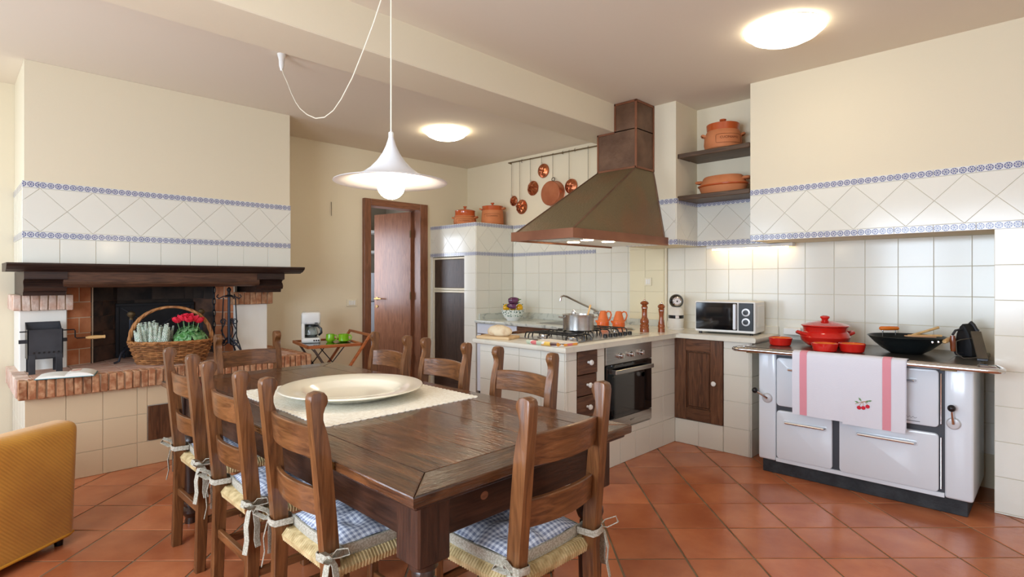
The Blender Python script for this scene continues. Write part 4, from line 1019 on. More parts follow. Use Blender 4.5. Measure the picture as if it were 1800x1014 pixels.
# two antique flat irons
def iron_plate(L, W):   # outline of the sole, along +u, pointed
    return [(0, -W), (L * .35, -W), (L * .7, -W * .72), (L * .92, -W * .3), (L, 0), (L * .92, W * .3), (L * .7, W * .72), (L * .35, W), (0, W)]
t = thing('antique_iron', 'antique charcoal iron standing upright with its ridged sole against the wall', 'iron', (4.40, .40, ZT))
eu = Vector((-.02, .03, 1)).normalized(); en = Vector((-.86, .5, 0)); en = (en - eu * en.dot(eu)).normalized(); ev = en.cross(eu)
FR = ((4.45, .395, ZT), eu, ev, en)
obj('sole', prism(BM(), iron_plate(.215, .058), FR, 0, .018, .003), 'iron_sheet', t)
obj('box_body', prism(BM(), [(u + .006, v * .9) for u, v in iron_plate(.195, .055)], FR, .018, .085, .003), 'iron', t)
for k in range(7):
    p = Vector(FR[0]) + eu * (.03 + k * .022) + ev * (-.056 + (.0 if k < 4 else .006 * (k - 3))) + en * .009; b = BM(); bmesh.ops.create_icosphere(b, subdivisions=1, radius=.0065, matrix=Matrix.Translation(p)); obj('vent_stud', b, 'black', t)
p = Vector(FR[0]); b = BM()
tube(b, [p + eu * .02 + en * .085, p + eu * .025 + en * .145, p + eu * .07 + en * .165], .007, 8); tube(b, [p + eu * .17 + en * .085, p + eu * .165 + en * .14, p + eu * .14 + en * .165], .007, 8); obj('bracket', b, 'iron_sheet', t)
obj('grip', lathe(BM(), [(.012, 0), (.015, .02), (.015, .07), (.012, .095)], p + eu * .04 + en * .165, 12, eu.to_track_quat('Z', 'Y').to_matrix().to_4x4()), 'mill_wood', t)
t = thing('iron_rest', 'flat grey steel wedge leaning in front of the antique charcoal iron', 'iron rest', (4.26, .36, ZT))
obj('plate', bar(BM(), (4.235, .335, ZT + .006), (4.352, .378, ZT + .158), .052, .012, (0, 0, 1)), 'steel_dark', t)
obj('heel', bx(4.205, 4.27, .31, .36, ZT, ZT + .012, .002), 'iron_sheet', t)
obj('wire', tube(BM(), [(4.345, .385, ZT + .12), (4.28, .44, ZT + .11), (4.25, .46, ZT + .10), (4.23, .455, ZT + .03), (4.21, .42, ZT + .006), (4.22, .36, ZT + .016)], .0028, 6), 'steel_dark', t)
# ------------------------------------------------------------------ things on the marble worktop
ZW = .905
t = thing('microwave_oven', 'white microwave oven with black door and two dials on the worktop', 'microwave', (4.372, 1.93, ZW), None, math.radians(7), True)
# local: front faces -x, width along y
obj('case', bx(0.012, .285, -.235, .235, .016, .262, .006), 'white_plastic', t)
obj('front_frame', bx(-.004, .014, -.235, .235, .016, .262, .006), 'white_plastic', t)
dr = obj('door', bx(-.012, -.003, -.10, .225, .036, .252, .003), 'black_gloss', t)
obj('window', bx(-.0135, -.0115, -.055, .16, .075, .215, .001), 'oven_glass', dr)
obj('handle', bx(-.034, -.011, -.098, -.072, .042, .246, .006), 'silver_plastic', dr)
pn = obj('control_panel', bx(-.012, -.003, -.222, -.112, .036, .252, .003), 'black', t)
for z in (.105, .18):
    b = BM(); lathe(b, [(.031, 0), (.031, .003), (.026, .004)], (-.012, -.167, z), 24, Matrix.Rotation(-PI / 2, 4, 'Y')); r_ = obj('dial_ring', b, 'silver_plastic', pn)
    obj('dial', lathe(BM(), [(.02, 0), (.018, .016), (0, .017)], (-.014, -.167, z), 18, Matrix.Rotation(-PI / 2, 4, 'Y')), 'black', r_)
for y in (-.2, .2):
    for x in (.03, .25): obj('foot', lathe(BM(), [(.014, 0), (.012, .018)], (x, y, 0), 10), 'black', t)
obj('vent_panel', bx(.06, .25, -.239, -.234, .06, .23, .002), 'white_plastic', t)
# capsule coffee machine
t = thing('capsule_machine', 'white rounded capsule coffee machine with black ball head in the corner', 'coffee machine', (4.54, 2.44, ZW), None, math.radians(35), True)
obj('body', lathe(BM(), [(.058, .008), (.062, .02), (.064, .08), (.063, .13), (.055, .175), (.042, .20), (.03, .205), (0, .206)], n=28, M4=Matrix.Diagonal((1.25, 1, 1, 1))), 'white_plastic', t)
b = BM(); bmesh.ops.create_uvsphere(b, u_segments=24, v_segments=16, radius=.062, matrix=Matrix.Translation((-.02, 0, .248))); obj('head', b, 'black_gloss', t)
obj('ring', lathe(BM(), [(.036, 0), (.04, .005), (.03, .009), (.028, .003)], (-.078, 0, .248), 20, Matrix.Rotation(-PI / 2, 4, 'Y')), 'chrome', t)
obj('belt', lathe(BM(), [(.0648, .098), (.0655, .102), (.0655, .122), (.0648, .126)], n=28, M4=Matrix.Diagonal((1.25, 1, 1, 1)), cap0=False, cap1=False), 'black', t)
obj('buckle', bx(-.086, -.080, -.016, .016, .10, .125, .002), 'chrome', t)
obj('foot_plate', lathe(BM(), [(.066, 0), (.068, .004), (.066, .011), (0, .012)], (-.01, 0, 0), 28, Matrix.Diagonal((1.3, 1, 1, 1))), 'white_plastic', t)
def mill(x, y, prof, label, crank):
    t = thing('pepper_mill', label, 'pepper mill', (x, y, ZW))
    obj('body', lathe(BM(), prof[0], (x, y, ZW), 24), 'mill_wood', t); hd = obj('head', lathe(BM(), prof[1], (x, y, ZW), 24), 'mill_wood', t)
    zt = prof[1][-1][1]; obj('nut', lathe(BM(), [(.004, zt - .002), (.004, zt + .004), (.008, zt + .009), (.006, zt + .015), (0, zt + .016)], (x, y, ZW), 12), 'chrome', hd)
    obj('collar', lathe(BM(), [(prof[0][-1][0] + .001, prof[0][-1][1] - .001), (prof[0][-1][0] + .001, prof[0][-1][1] + .003)], (x, y, ZW), 20), 'chrome', t)
mill(4.10, 2.49, ([(.038, 0), (.038, .034), (.034, .04), (.037, .048), (.037, .062), (.031, .068), (.036, .078), (.036, .098), (.028, .112), (.022, .125), (.021, .165), (.022, .19), (.026, .2)],
     [(.026, .203), (.027, .212), (.02, .22), (.022, .226), (.034, .234), (.036, .242), (.028, .252), (.014, .26), (0, .262)]), 'tall turned wooden pepper mill nearer the hob', 0)
mill(4.19, 2.385, ([(.029, 0), (.029, .03), (.026, .034), (.029, .042), (.029, .058), (.025, .064), (.026, .075), (.02, .10), (.018, .13), (.021, .165), (.024, .178)],
     [(.024, .181), (.025, .19), (.02, .196), (.028, .205), (.031, .214), (.026, .224), (.014, .234), (0, .237)]), 'slimmer wooden pepper mill beside the coffee machine', 1)
def jug(x, y, label, rz):
    t = thing('ceramic_jug', label, 'jug', (x, y, ZW), 'orange ceramic jugs behind the hob', rz, True)
    obj('body', lathe(BM(), [(.045, 0), (.052, .006), (.056, .03), (.054, .055)], n=26, cap1=False), 'jug_glaze', t)
    obj('neck', lathe(BM(), [(.054, .055), (.048, .075), (.038, .11), (.028, .145), (.025, .152), (.018, .156), (0, .157)], n=26, cap0=False), 'jug_matte', t)
    obj('handle', tube(BM(), [(.028, 0, .14), (.045, 0, .152), (.066, 0, .145), (.074, 0, .12), (.066, 0, .09), (.05, 0, .066)], .0065, 8), 'jug_matte', t)
    obj('spout', tube(BM(), [(-.045, 0, .05), (-.06, 0, .062), (-.066, 0, .07)], [.013, .01, .008], 8), 'jug_glaze', t)
    for z in (.075, .095, .112): 
        r = .046 - (z - .075) * .32; b = BM(); tube(b, [((r + .0015) * math.cos(a), (r + .0015) * math.sin(a), z) for a in [PI + .25 + i * .12 for i in range(10)]], .0009, 4); obj('inscription', b, 'terra_mark', t)
jug(4.18, 2.965, 'orange ceramic jug behind the hob, next to the steel saucepan', math.radians(-45)); jug(4.22, 2.825, 'orange ceramic jug behind the hob, next to the tiled column', math.radians(-45))
solo('glass_lid', lathe(BM(), [(0, .022), (.02, .02), (.045, .008), (.052, 0), (.046, .0), (0, .014)], (4.2, 2.70, ZW), 24), 'steel', 'small steel lid lying behind the hob beside the jugs', 'lid', (4.2, 2.70, ZW))
# saucepan on the hob
t = thing('saucepan', 'stainless steel saucepan with side handles standing on the hob', 'saucepan', (3.40, 2.64, .957)); c = (3.40, 2.64, .957)
obj('body', lathe(BM(), [(.112, 0), (.118, .005), (.118, .10), (.121, .118), (.1235, .12), (.118, .121), (.114, .10), (.114, .006), (0, .005)], c, 40), 'steel', t)
for a in (math.radians(135), math.radians(-45)):
    e = Vector((math.cos(a), math.sin(a), 0)); s = Vector((-e.y, e.x, 0)); o_ = Vector(c)
    obj('handle', tube(BM(), [o_ + e * .116 + s * .03 + V(0, 0, .095), o_ + e * .145 + s * .028 + V(0, 0, .10), o_ + e * .15 + V(0, 0, .10), o_ + e * .145 - s * .028 + V(0, 0, .10), o_ + e * .116 - s * .03 + V(0, 0, .095)], .005, 8), 'steel', t)
solo('wooden_spoon', tube(BM(), [(3.41, 2.60, .975), (3.46, 2.60, 1.06), (3.50, 2.60, 1.145)], [.012, .007, .009], 8, flat=.7), 'pale_wood', 'wooden spoon standing in the steel saucepan', 'spoon', (3.41, 2.60, .97))
t = thing('whisk', 'steel ladle head and wires poking out of the saucepan', 'whisk', (3.38, 2.66, .97))
for k in range(4):
    a = k * PI / 4; b = BM(); tube(b, [(3.38 + .018 * math.cos(a) * f, 2.67 + .018 * math.sin(a) * f, 1.06 + g) for f, g in ((.2, 0), (.9, .015), (.9, .035), (0, .05), (-.9, .035), (-.9, .015), (-.2, 0))], .0014, 5); obj('loop', b, 'chrome', t)
obj('shaft', tube(BM(), [(3.38, 2.67, .964), (3.38, 2.67, 1.06)], .004, 6), 'chrome', t)
# board, bread, knife, magazine
solo('cutting_board', bx(-.085, .085, -.14, .14, 0, .02, .004), 'board_wood', 'pale wooden cutting board on the peninsula end', 'cutting board', (2.90, 3.004, ZW), local=True, rz=math.radians(15))
b = BM(); bmesh.ops.create_icosphere(b, subdivisions=3, radius=1, matrix=Matrix.Diagonal((.062, .10, .05, 1)))
for v in b.verts:
    if v.co.z < -.03: v.co.z = -.03
    v.co *= 1 + .05 * math.sin(v.co.x * 40 + 1) * math.sin(v.co.y * 31) 
bmesh.ops.translate(b, verts=b.verts, vec=(0, 0, .031))
solo('bread_loaf', b, 'bread', 'rustic loaf of bread on the pale cutting board', 'bread', (2.90, 2.985, ZW + .02), local=True, rz=math.radians(18))
t = thing('bread_knife', 'knife with dark wooden handle beside the bread loaf', 'knife', (3.03, 2.99, ZW + .02))
obj('handle', tube(BM(), [(3.022, 2.998, .935), (3.055, 2.965, .941), (3.095, 2.925, .945)], [.009, .011, .010], 8), 'darkwood_x', t)
obj('blade', bar(BM(), (2.978, 3.058, .929), (3.026, 2.995, .934), .02, .002, bev=0), 'steel', t)
t = thing('magazine', 'glossy food magazine with colourful cover lying in front of the hob', 'magazine', (2.89, 2.46, ZW), None, math.radians(-4), True)
obj('cover', bx(-.10, .09, -.145, .145, 0, .016, .004), 'magazine_print', t); obj('spine', tube(BM(), [(-.10, -.145, .014), (-.10, .145, .014)], .014, 10), 'magazine_print', t)
obj('pages', bx(-.02, .10, -.143, .143, .0158, .019, .001), 'paper', t); obj('dark_edge', bx(-.108, -.04, .10, .147, .003, .027, .004), 'cover_dark', t)
# bowl of vegetables on the sink counter
c = (4.50, 4.42, .885)
t = thing('painted_bowl', 'white bowl with dark green speckles holding vegetables on the sink counter', 'bowl', c)
obj('body', lathe(BM(), [(.065, 0), (.07, .01), (.105, .04), (.125, .08), (.13, .115), (.132, .122), (.126, .122), (.118, .08), (.09, .03), (0, .02)], c, 34), ['bowl_print'], t)
obj('foot_band', lathe(BM(), [(.066, 0), (.0715, .010), (.1065, .0405), (.1085, .0435)], c, 34, cap1=False), 'porcelain', t)
be = Vector((.70, -.714, 0)); bf = Vector((.714, .70, 0)); c = Vector(c)
for k, (f, z, sg, tilt, sh, ri, sc_, lab) in enumerate(((-.056, .229, 1, .05, .006, .10, .85, 'dark aubergine lying highest in the speckled bowl'),
        (-.060, .163, -1, .10, -.016, .12, .75, 'purple aubergine at the front of the speckled bowl, beneath the top one'),
        (.010, .194, 1, -.04, .006, .10, .75, 'purple aubergine in the middle of the speckled bowl, between the yellow peppers'))):
    p = c + bf * f + be * sh + V(0, 0, z); ax = (be * sg + bf * tilt + V(0, 0, ri)).normalized(); R4 = ax.to_track_quat('Z', 'Y').to_matrix().to_4x4() @ Matrix.Scale(sc_, 4)
    t = thing('aubergine', lab, 'aubergine', tuple(p), 'vegetables in the speckled bowl')
    obj('fruit', lathe(BM(), [(0, -.075), (.025, -.068), (.04, -.04), (.042, -.01), (.036, .03), (.024, .06), (.014, .072), (0, .074)], p, 20, R4), 'aubergine', t)
    obj('calyx', lathe(BM(), [(.0255, .05), (.018, .073), (.006, .08), (.006, .10), (0, .101)], p, 12, R4), 'green_stem', t)
for k, (d_, r_, z, lab) in enumerate(((-be, .075, .142, 'yellow pepper at the enclosure end of the speckled bowl'), (be, .075, .142, 'yellow pepper at the tap end of the speckled bowl'), (bf, .068, .146, 'yellow pepper behind the aubergines in the speckled bowl'))):
    p = c + d_ * r_ + V(0, 0, z); t = thing('yellow_pepper', lab, 'pepper', tuple(p), 'vegetables in the speckled bowl')
    b = BM(); bmesh.ops.create_uvsphere(b, u_segments=20, v_segments=12, radius=.040)
    for v in b.verts: a = math.atan2(v.co.y, v.co.x); v.co = Vector((v.co.x * (1 + .10 * math.cos(4 * a)), v.co.y * (1 + .10 * math.cos(4 * a)), v.co.z * 1.1))
    bmesh.ops.translate(b, verts=b.verts, vec=p); obj('fruit', b, 'pepper_yellow', t)
    sd = (d_ + V(0, 0, 1.2)).normalized(); obj('stem', tube(BM(), [p + sd * .037, p + sd * .056], .005, 6), 'green_stem', t)
# ------------------------------------------------------------------ terracotta pots
def pot(name, label, c, prof, lid, glaze_z, word=None, R=0, wz=0, wa=0, hz=0, hr=0, ha=()):
    t = thing(name, label, 'pot', c)
    obj('body', lathe(BM(), prof, c, 36), 'terra_pot', t)
    if glaze_z: obj('glaze_band', lathe(BM(), glaze_z, c, 36, cap0=False, cap1=False), 'terra_glaze', t)
    obj('lid', lathe(BM(), lid, c, 36), 'terra_glaze', t)
    for a in ha:
        e = Vector((math.cos(a), math.sin(a), 0)); s = Vector((-e.y, e.x, 0)); o_ = Vector(c)
        obj('handle', tube(BM(), [o_ + e * hr + s * .03 + V(0, 0, hz), o_ + e * (hr + .028) + s * .026 + V(0, 0, hz + .012), o_ + e * (hr + .034) + V(0, 0, hz + .014), o_ + e * (hr + .028) - s * .026 + V(0, 0, hz + .012), o_ + e * hr - s * .03 + V(0, 0, hz)], .010, 8), 'terra_pot', t)
    if word:
        text_round(t, 'lettering', word, .026, c, R, wa, c[2] + wz, 'terra_mark')
        b = BM(); L = .105; pts = []
        for i in range(28):
            a = 2 * PI * i / 28; x = L * max(-1, min(1, 1.25 * math.cos(a))); z = .034 * max(-1, min(1, 1.4 * math.sin(a))); pts.append((c[0] + (R + .001) * math.cos(wa + x / R), c[1] + (R + .001) * math.sin(wa + x / R), c[2] + wz - .006 + z))
        tube(b, pts, .0012, 4, True); obj('label_outline', b, 'terra_mark', t)
    return t
AW = math.radians(180 + 44)
pot('terracotta_pot', 'terracotta pot with glazed rim, knobbed lid and stamped word on the upper shelf', (4.425, 1.965, 2.373),
    [(.115, 0), (.138, .02), (.147, .06), (.143, .11), (.128, .155), (.122, .165), (.122, .175), (0, .175)], [(.126, .212), (.126, .217), (.09, .228), (.03, .236), (.016, .24), (.016, .247), (.026, .254), (.026, .263), (.012, .268), (0, .269)],
    [(.1235, .16), (.125, .18), (.128, .213)], 'CUCINIAMO', .1455, .088, AW, .125, .128, (math.radians(-62), math.radians(118)))
pot('terracotta_crock', 'tall terracotta crock with glazed rim and small ring handles on the tiled enclosure', (4.68, 4.945, 2.003),
    [(.128, 0), (.138, .012), (.136, .08), (.128, .17), (.126, .18), (0, .18)], [(.128, .222), (.129, .227), (.08, .236), (.03, .24), (.014, .246), (.013, .258), (.024, .264), (.022, .272), (0, .275)],
    [(.1275, .175), (.127, .2), (.1275, .223)], 'CUCINIAMO', .134, .10, AW, .19, .126, (math.radians(-62), math.radians(118)))
t = pot('squat_terracotta_pot', 'squat terracotta pot with deep glazed lid on the tiled enclosure', (4.46, 5.2, 2.003),
    [(.118, 0), (.136, .015), (.140, .05), (.130, .088), (.122, .1), (.132, .105), (.132, .112), (0, .112)], [(.126, .112), (.124, .125), (.122, .165), (.126, .175), (.09, .19), (.03, .20), (.014, .205), (.014, .218), (.024, .224), (.022, .232), (0, .234)],
    None, 'CUCINIAMO', .1385, .045, AW, .085, .128, (math.radians(-62), math.radians(118)))
c = (4.425, 1.965, 2.027)
t = thing('oval_casserole', 'wide oval terracotta casserole with lid and lug handles on the lower shelf', 'casserole', c)
SCL = Matrix.Diagonal((.66, 1, 1, 1))
obj('body', lathe(BM(), [(.165, 0), (.172, .006), (.196, .07), (.205, .074), (.205, .079), (0, .079)], c, 40, SCL), 'terra_pot', t)
obj('glaze_band', lathe(BM(), [(.1955, .0655), (.206, .0725), (.2065, .0795), (.19, .083)], c, 40, SCL, False, False), 'terra_glaze', t)
obj('lid', lathe(BM(), [(.192, .08), (.186, .09), (.158, .142), (.148, .149), (0, .151)], c, 40, SCL), 'terra_pot', t)
for s in (-1, 1): obj('handle', obox(BM(), Vector(c) + V(0, s * .195, .118), (1, 0, 0), (0, 1, 0), (0, 0, 1), .07, .06, .022, .008), 'terra_pot', t)
# ------------------------------------------------------------------ copper rack
t = thing('pan_rail', 'thin brass hanging rail high on the wall beside the hood', 'rail', (4.84, 4.17, 2.75))
obj('rod', tube(BM(), [(4.838, 4.83, 2.766), (4.838, 3.4, 2.752)], .007, 8), 'brass_old', t)
for y in (4.81, 4.0, 3.45): obj('bracket', tube(BM(), [(4.838, y, 2.758), (4.872, y, 2.758)], .007, 8), 'brass_old', t)
for y in (4.60, 3.97, 3.80): obj('hook', tube(BM(), [(4.838, y, 2.775), (4.826, y, 2.764), (4.828, y, 2.745), (4.84, y, 2.74)], .003, 6), 'brass_old', t)
def chain(par, y, z0, z1, x=4.832):
    n = max(2, int((z0 - z1) / .02)); b = BM()
    for k in range(n):
        z = z0 - (k + .5) * (z0 - z1) / n; hl = (z0 - z1) / n * .62; pts = [((x + (.0035 * math.cos(a) if k % 2 else 0)), y + (0 if k % 2 else .0035 * math.cos(a)), z + hl * math.sin(a)) for a in [2 * PI * i / 8 for i in range(8)]]
        tube(b, pts, .0013, 4, True)
    obj('chain', b, 'brass_old', par); obj('hook', tube(BM(), [(4.838, y, z0 + .018), (x - .006, y, z0 + .01), (x - .004, y, z0 - .004)], .0028, 6), 'brass_old', par)
MX = Matrix.Rotation(-PI / 2, 4, 'Y')
def mold(label, y, z, R, kind, cy):
    t = thing('copper_mould', label, 'mould', (4.866, y, z)); chain(t, cy, 2.752, z + R + .012)
    obj('ring', tube(BM(), [(4.836, cy + .009 * math.cos(a), z + R + .004 + .009 * math.sin(a)) for a in [2 * PI * i / 10 for i in range(10)]], .002, 5, True), 'brass_old', t)
    b = BM(); n = 36
    if kind == 'fluted':
        prof = [(0, R * .62), (R * .22, R * .64), (R * .30, R * .58), (R * .42, R * .60), (R * .62, R * .42), (R * .80, R * .38), (R * .9, R * .16), (R, .004), (R * 1.02, 0)]
    elif kind == 'cone': prof = [(0, R * .85), (R * .18, R * .8), (R * .34, R * .66), (R * .5, R * .56), (R * .72, R * .34), (R * .94, R * .12), (R, .004), (R * 1.02, 0)]
    else: prof = [(0, R * .42), (R * .3, R * .40), (R * .5, R * .42), (R * .8, R * .30), (R * .97, R * .22), (R, .004), (R * 1.03, 0)]
    lathe(b, prof, (0, 0, 0), n)
    for v in b.verts:
        a = math.atan2(v.co.y, v.co.x); r = math.hypot(v.co.x, v.co.y)
        if kind != 'disc': f = 1 + .06 * math.cos(9 * a) * min(1, r / R * 1.5); v.co.x *= f; v.co.y *= f; v.co.z *= 1 + .08 * math.cos(9 * a)
        else: v.co.z += .10 * R * math.sin(5 * a + 1) * math.sin(r / R * PI * 2) * (1 if r < R * .75 else 0)
    bmesh.ops.transform(b, matrix=Matrix.Translation((4.866, y, z)) @ MX, verts=b.verts)
    obj('shell', b, 'copper', t)
    obj('rim', tube(BM(), [(4.864, y + R * 1.02 * math.cos(a), z + R * 1.02 * math.sin(a)) for a in [2 * PI * i / 28 for i in range(28)]], .0035, 6, True), 'copper_plain', t)
mold('small fluted copper mould hanging low, first from the tiled enclosure', 4.765, 2.30, .058, 'cone', 4.77)
mold('fluted copper mould hanging lowest, second from the tiled enclosure', 4.63, 2.215, .083, 'fluted', 4.635)
mold('fluted cone-shaped copper mould hanging at middle height on the rail', 4.45, 2.418, .082, 'cone', 4.46)
mold('round copper mould with embossed fruit hung on the shortest chain', 4.283, 2.60, .078, 'disc', 4.285)
mold('round embossed copper mould hanging beside the copper hood', 3.875, 2.372, .08, 'disc', 3.88)
t = thing('copper_pan', 'large plain round copper pan hanging on the rail behind the hood', 'pan', (4.866, 4.10, 2.31)); chain(t, 4.115, 2.752, 2.49)
obj('pan', lathe(BM(), [(0, .085), (.132, .085), (.138, .08), (.142, .004), (.148, 0), (.142, 0), (.136, .078), (0, .08)], (4.866, 4.115, 2.315), 40, MX), 'copper_plain', t)
obj('ring_handle', tube(BM(), [(4.84, 4.115 + .022 * math.cos(a), 2.478 + .02 * math.sin(a)) for a in [2 * PI * i / 14 for i in range(14)]], .004, 6, True), 'iron', t)
t = thing('spare_chain', 'bare hanging chain on the rail disappearing behind the copper hood', 'chain', (4.83, 3.62, 2.3)); chain(t, 3.62, 2.752, 2.30)

# ------------------------------------------------------------------ dining table
X0, X1, Y0, Y1, ZTB = .846, 1.863, 1.188, 3.558, .78
t = thing('dining_table', 'long dark wooden farmhouse table with turned legs and worn glossy top', 'table', ((X0 + X1) / 2, (Y0 + Y1) / 2, 0))
top = obj('tabletop', bx(X0 + .012, X1 - .012, Y0 + .012, Y1 - .012, .742, .772, .004), 'tablewood_y', t, None)
W = .135
for y0, y1, sgn in ((Y0, Y0 + W, 1), (Y1 - W, Y1, -1)):
    P = [(X0, y0), (X1, y0), (X1 - W, y1), (X0 + W, y1)] if sgn > 0 else [(X0 + W, y0), (X1 - W, y0), (X1, y1), (X0, y1)]
    obj('end_board', prism(BM(), P, ((0, 0, 0), (1, 0, 0), (0, 1, 0), (0, 0, 1)), .748, ZTB, .005), 'tabletop_x', top, None)
for x0, x1, s in ((X0, X0 + W, 1), (X1 - W, X1, -1)):
    P = [(x0, Y0 + .0008), (x1, Y0 + W + .0008), (x1, Y1 - W - .0008), (x0, Y1 - .0008)] if s > 0 else [(x0, Y0 + W + .0008), (x1, Y0 + .0008), (x1, Y1 - .0008), (x0, Y1 - W - .0008)]
    obj('side_board', prism(BM(), P, ((0, 0, 0), (1, 0, 0), (0, 1, 0), (0, 0, 1)), .748, ZTB, .005), 'tabletop', top, None)
n = 3; w_ = (X1 - X0 - 2 * W) / n
for k in range(n): obj('plank', bx(X0 + W + k * w_ + .0006, X0 + W + (k + 1) * w_ - .0006, Y0 + W + .0006, Y1 - W - .0006, .75, ZTB - .0004, .0015), 'tabletop', top, None)
b = BM()
for a in ((X0 + .018, X1 - .018, Y0 + .018, Y0 + .04), (X0 + .018, X1 - .018, Y1 - .04, Y1 - .018), (X0 + .018, X0 + .04, Y0 + .018, Y1 - .018), (X1 - .04, X1 - .018, Y0 + .018, Y1 - .018)): box(b, *a, .732, .75, .004)
obj('edge_moulding', b, 'tablewood_y', top, None)
IN = .058; LB = .112
for x in (X0 + IN, X1 - IN - LB):
    for y in (Y0 + IN, Y1 - IN - LB):
        cx, cy = x + LB / 2, y + LB / 2
        b = BM(); box(b, x, x + LB, y, y + LB, .545, .745, .006); 
        lathe(b, [(.043, .548), (.043, .525), (.030, .518), (.034, .508), (.034, .500), (.028, .494), (.040, .482), (.051, .466), (.053, .45), (.046, .43), (.032, .420), (.040, .412), (.040, .404), (.034, .398), (.036, .392), (.042, .38), (.046, .30), (.042, .16), (.036, .12), (.042, .112), (.042, .10), (.03, .09), (.044, .075), (.046, .06), (.034, .042), (.026, .03), (.03, .012), (.03, 0)][::-1], (cx, cy, 0), 24)
        obj('leg', b, 'tablewood_z', t)
obj('apron', bx(X0 + IN + LB, X1 - IN - LB, Y0 + .075, Y0 + .10, .605, .745, .002), 'tablewood_x', t, None)
obj('apron', bx(X0 + IN + LB, X1 - IN - LB, Y1 - .10, Y1 - .075, .605, .745, .002), 'tablewood_x', t, None)
obj('apron', bx(X0 + .075, X0 + .10, Y0 + IN + LB, Y1 - IN - LB, .605, .745, .002), 'tablewood_y', t, None)
obj('apron', bx(X1 - .10, X1 - .075, Y0 + IN + LB, Y1 - IN - LB, .605, .745, .002), 'tablewood_y', t, None)
obj('knot', lathe(BM(), [(.012, 0), (.014, .0015), (.010, .002), (.006, .0005)], (1.16, Y0 + .0752, .68), 16, Matrix.Rotation(PI / 2, 4, 'X') @ Matrix.Diagonal((1.15, .9, 1, 1))), 'doorwood_x', t)
# lace cloth and serving dish
def scallop(x0, x1, y0, y1, s=.03, d=.009):
    P = []
    def edge(a, b_, nx, ny):
        L = (Vector(b_) - Vector(a)).length; n = round(L / s); A = Vector(a); D = (Vector(b_) - A) / n
        for i in range(n):
            for q in range(4): f = q / 4; p = A + D * (i + f) + Vector((nx, ny)) * d * math.sin(PI * f); P.append((p.x, p.y))
    edge((x0, y0), (x1, y0), 0, -1); edge((x1, y0), (x1, y1), 1, 0); edge((x1, y1), (x0, y1), 0, 1); edge((x0, y1), (x0, y0), -1, 0)
    return P
t = thing('lace_tablecloth', 'white lace table centre cloth with scalloped edge under the dish', 'tablecloth', (1.4, 2.46, ZTB))
obj('cloth', prism(BM(), scallop(1.02, 1.79, 1.995, 2.93), ((0, 0, 0), (1, 0, 0), (0, 1, 0), (0, 0, 1)), ZTB, ZTB + .0022), 'lace', t, None)
b = BM()
for k in range(24):
    for (x, y) in ((1.045 + k * .031, 2.02), (1.045 + k * .031, 2.905)): lathe(b, [(.009, ZTB + .0022), (.010, ZTB + .0034), (.006, ZTB + .0036), (.004, ZTB + .0024)], (x, y, 0), 8)
for k in range(27):
    for (x, y) in ((1.042, 2.05 + k * .032), (1.768, 2.05 + k * .032)): lathe(b, [(.009, ZTB + .0022), (.010, ZTB + .0034), (.006, ZTB + .0036), (.004, ZTB + .0024)], (x, y, 0), 8)
obj('lace_border', b, 'lace', t, kind='stuff')
t = thing('serving_dish', 'large round cream ceramic serving dish in the middle of the table', 'dish', (1.37, 2.42, ZTB + .0024))
c = (1.37, 2.42, ZTB + .0024)
obj('dish', lathe(BM(), [(.15, 0), (.17, .001), (.21, .012), (.30, .040), (.325, .046), (.332, .050), (.330, .055), (.318, .056), (.236, .046), (.222, .040), (.195, .018), (.16, .012), (0, .011)], c, 64), 'cream_ceramic', t)
obj('foot_ring', lathe(BM(), [(.145, 0), (.155, 0), (.16, .006), (.15, .008)], c, 40), 'cream_ceramic', t)

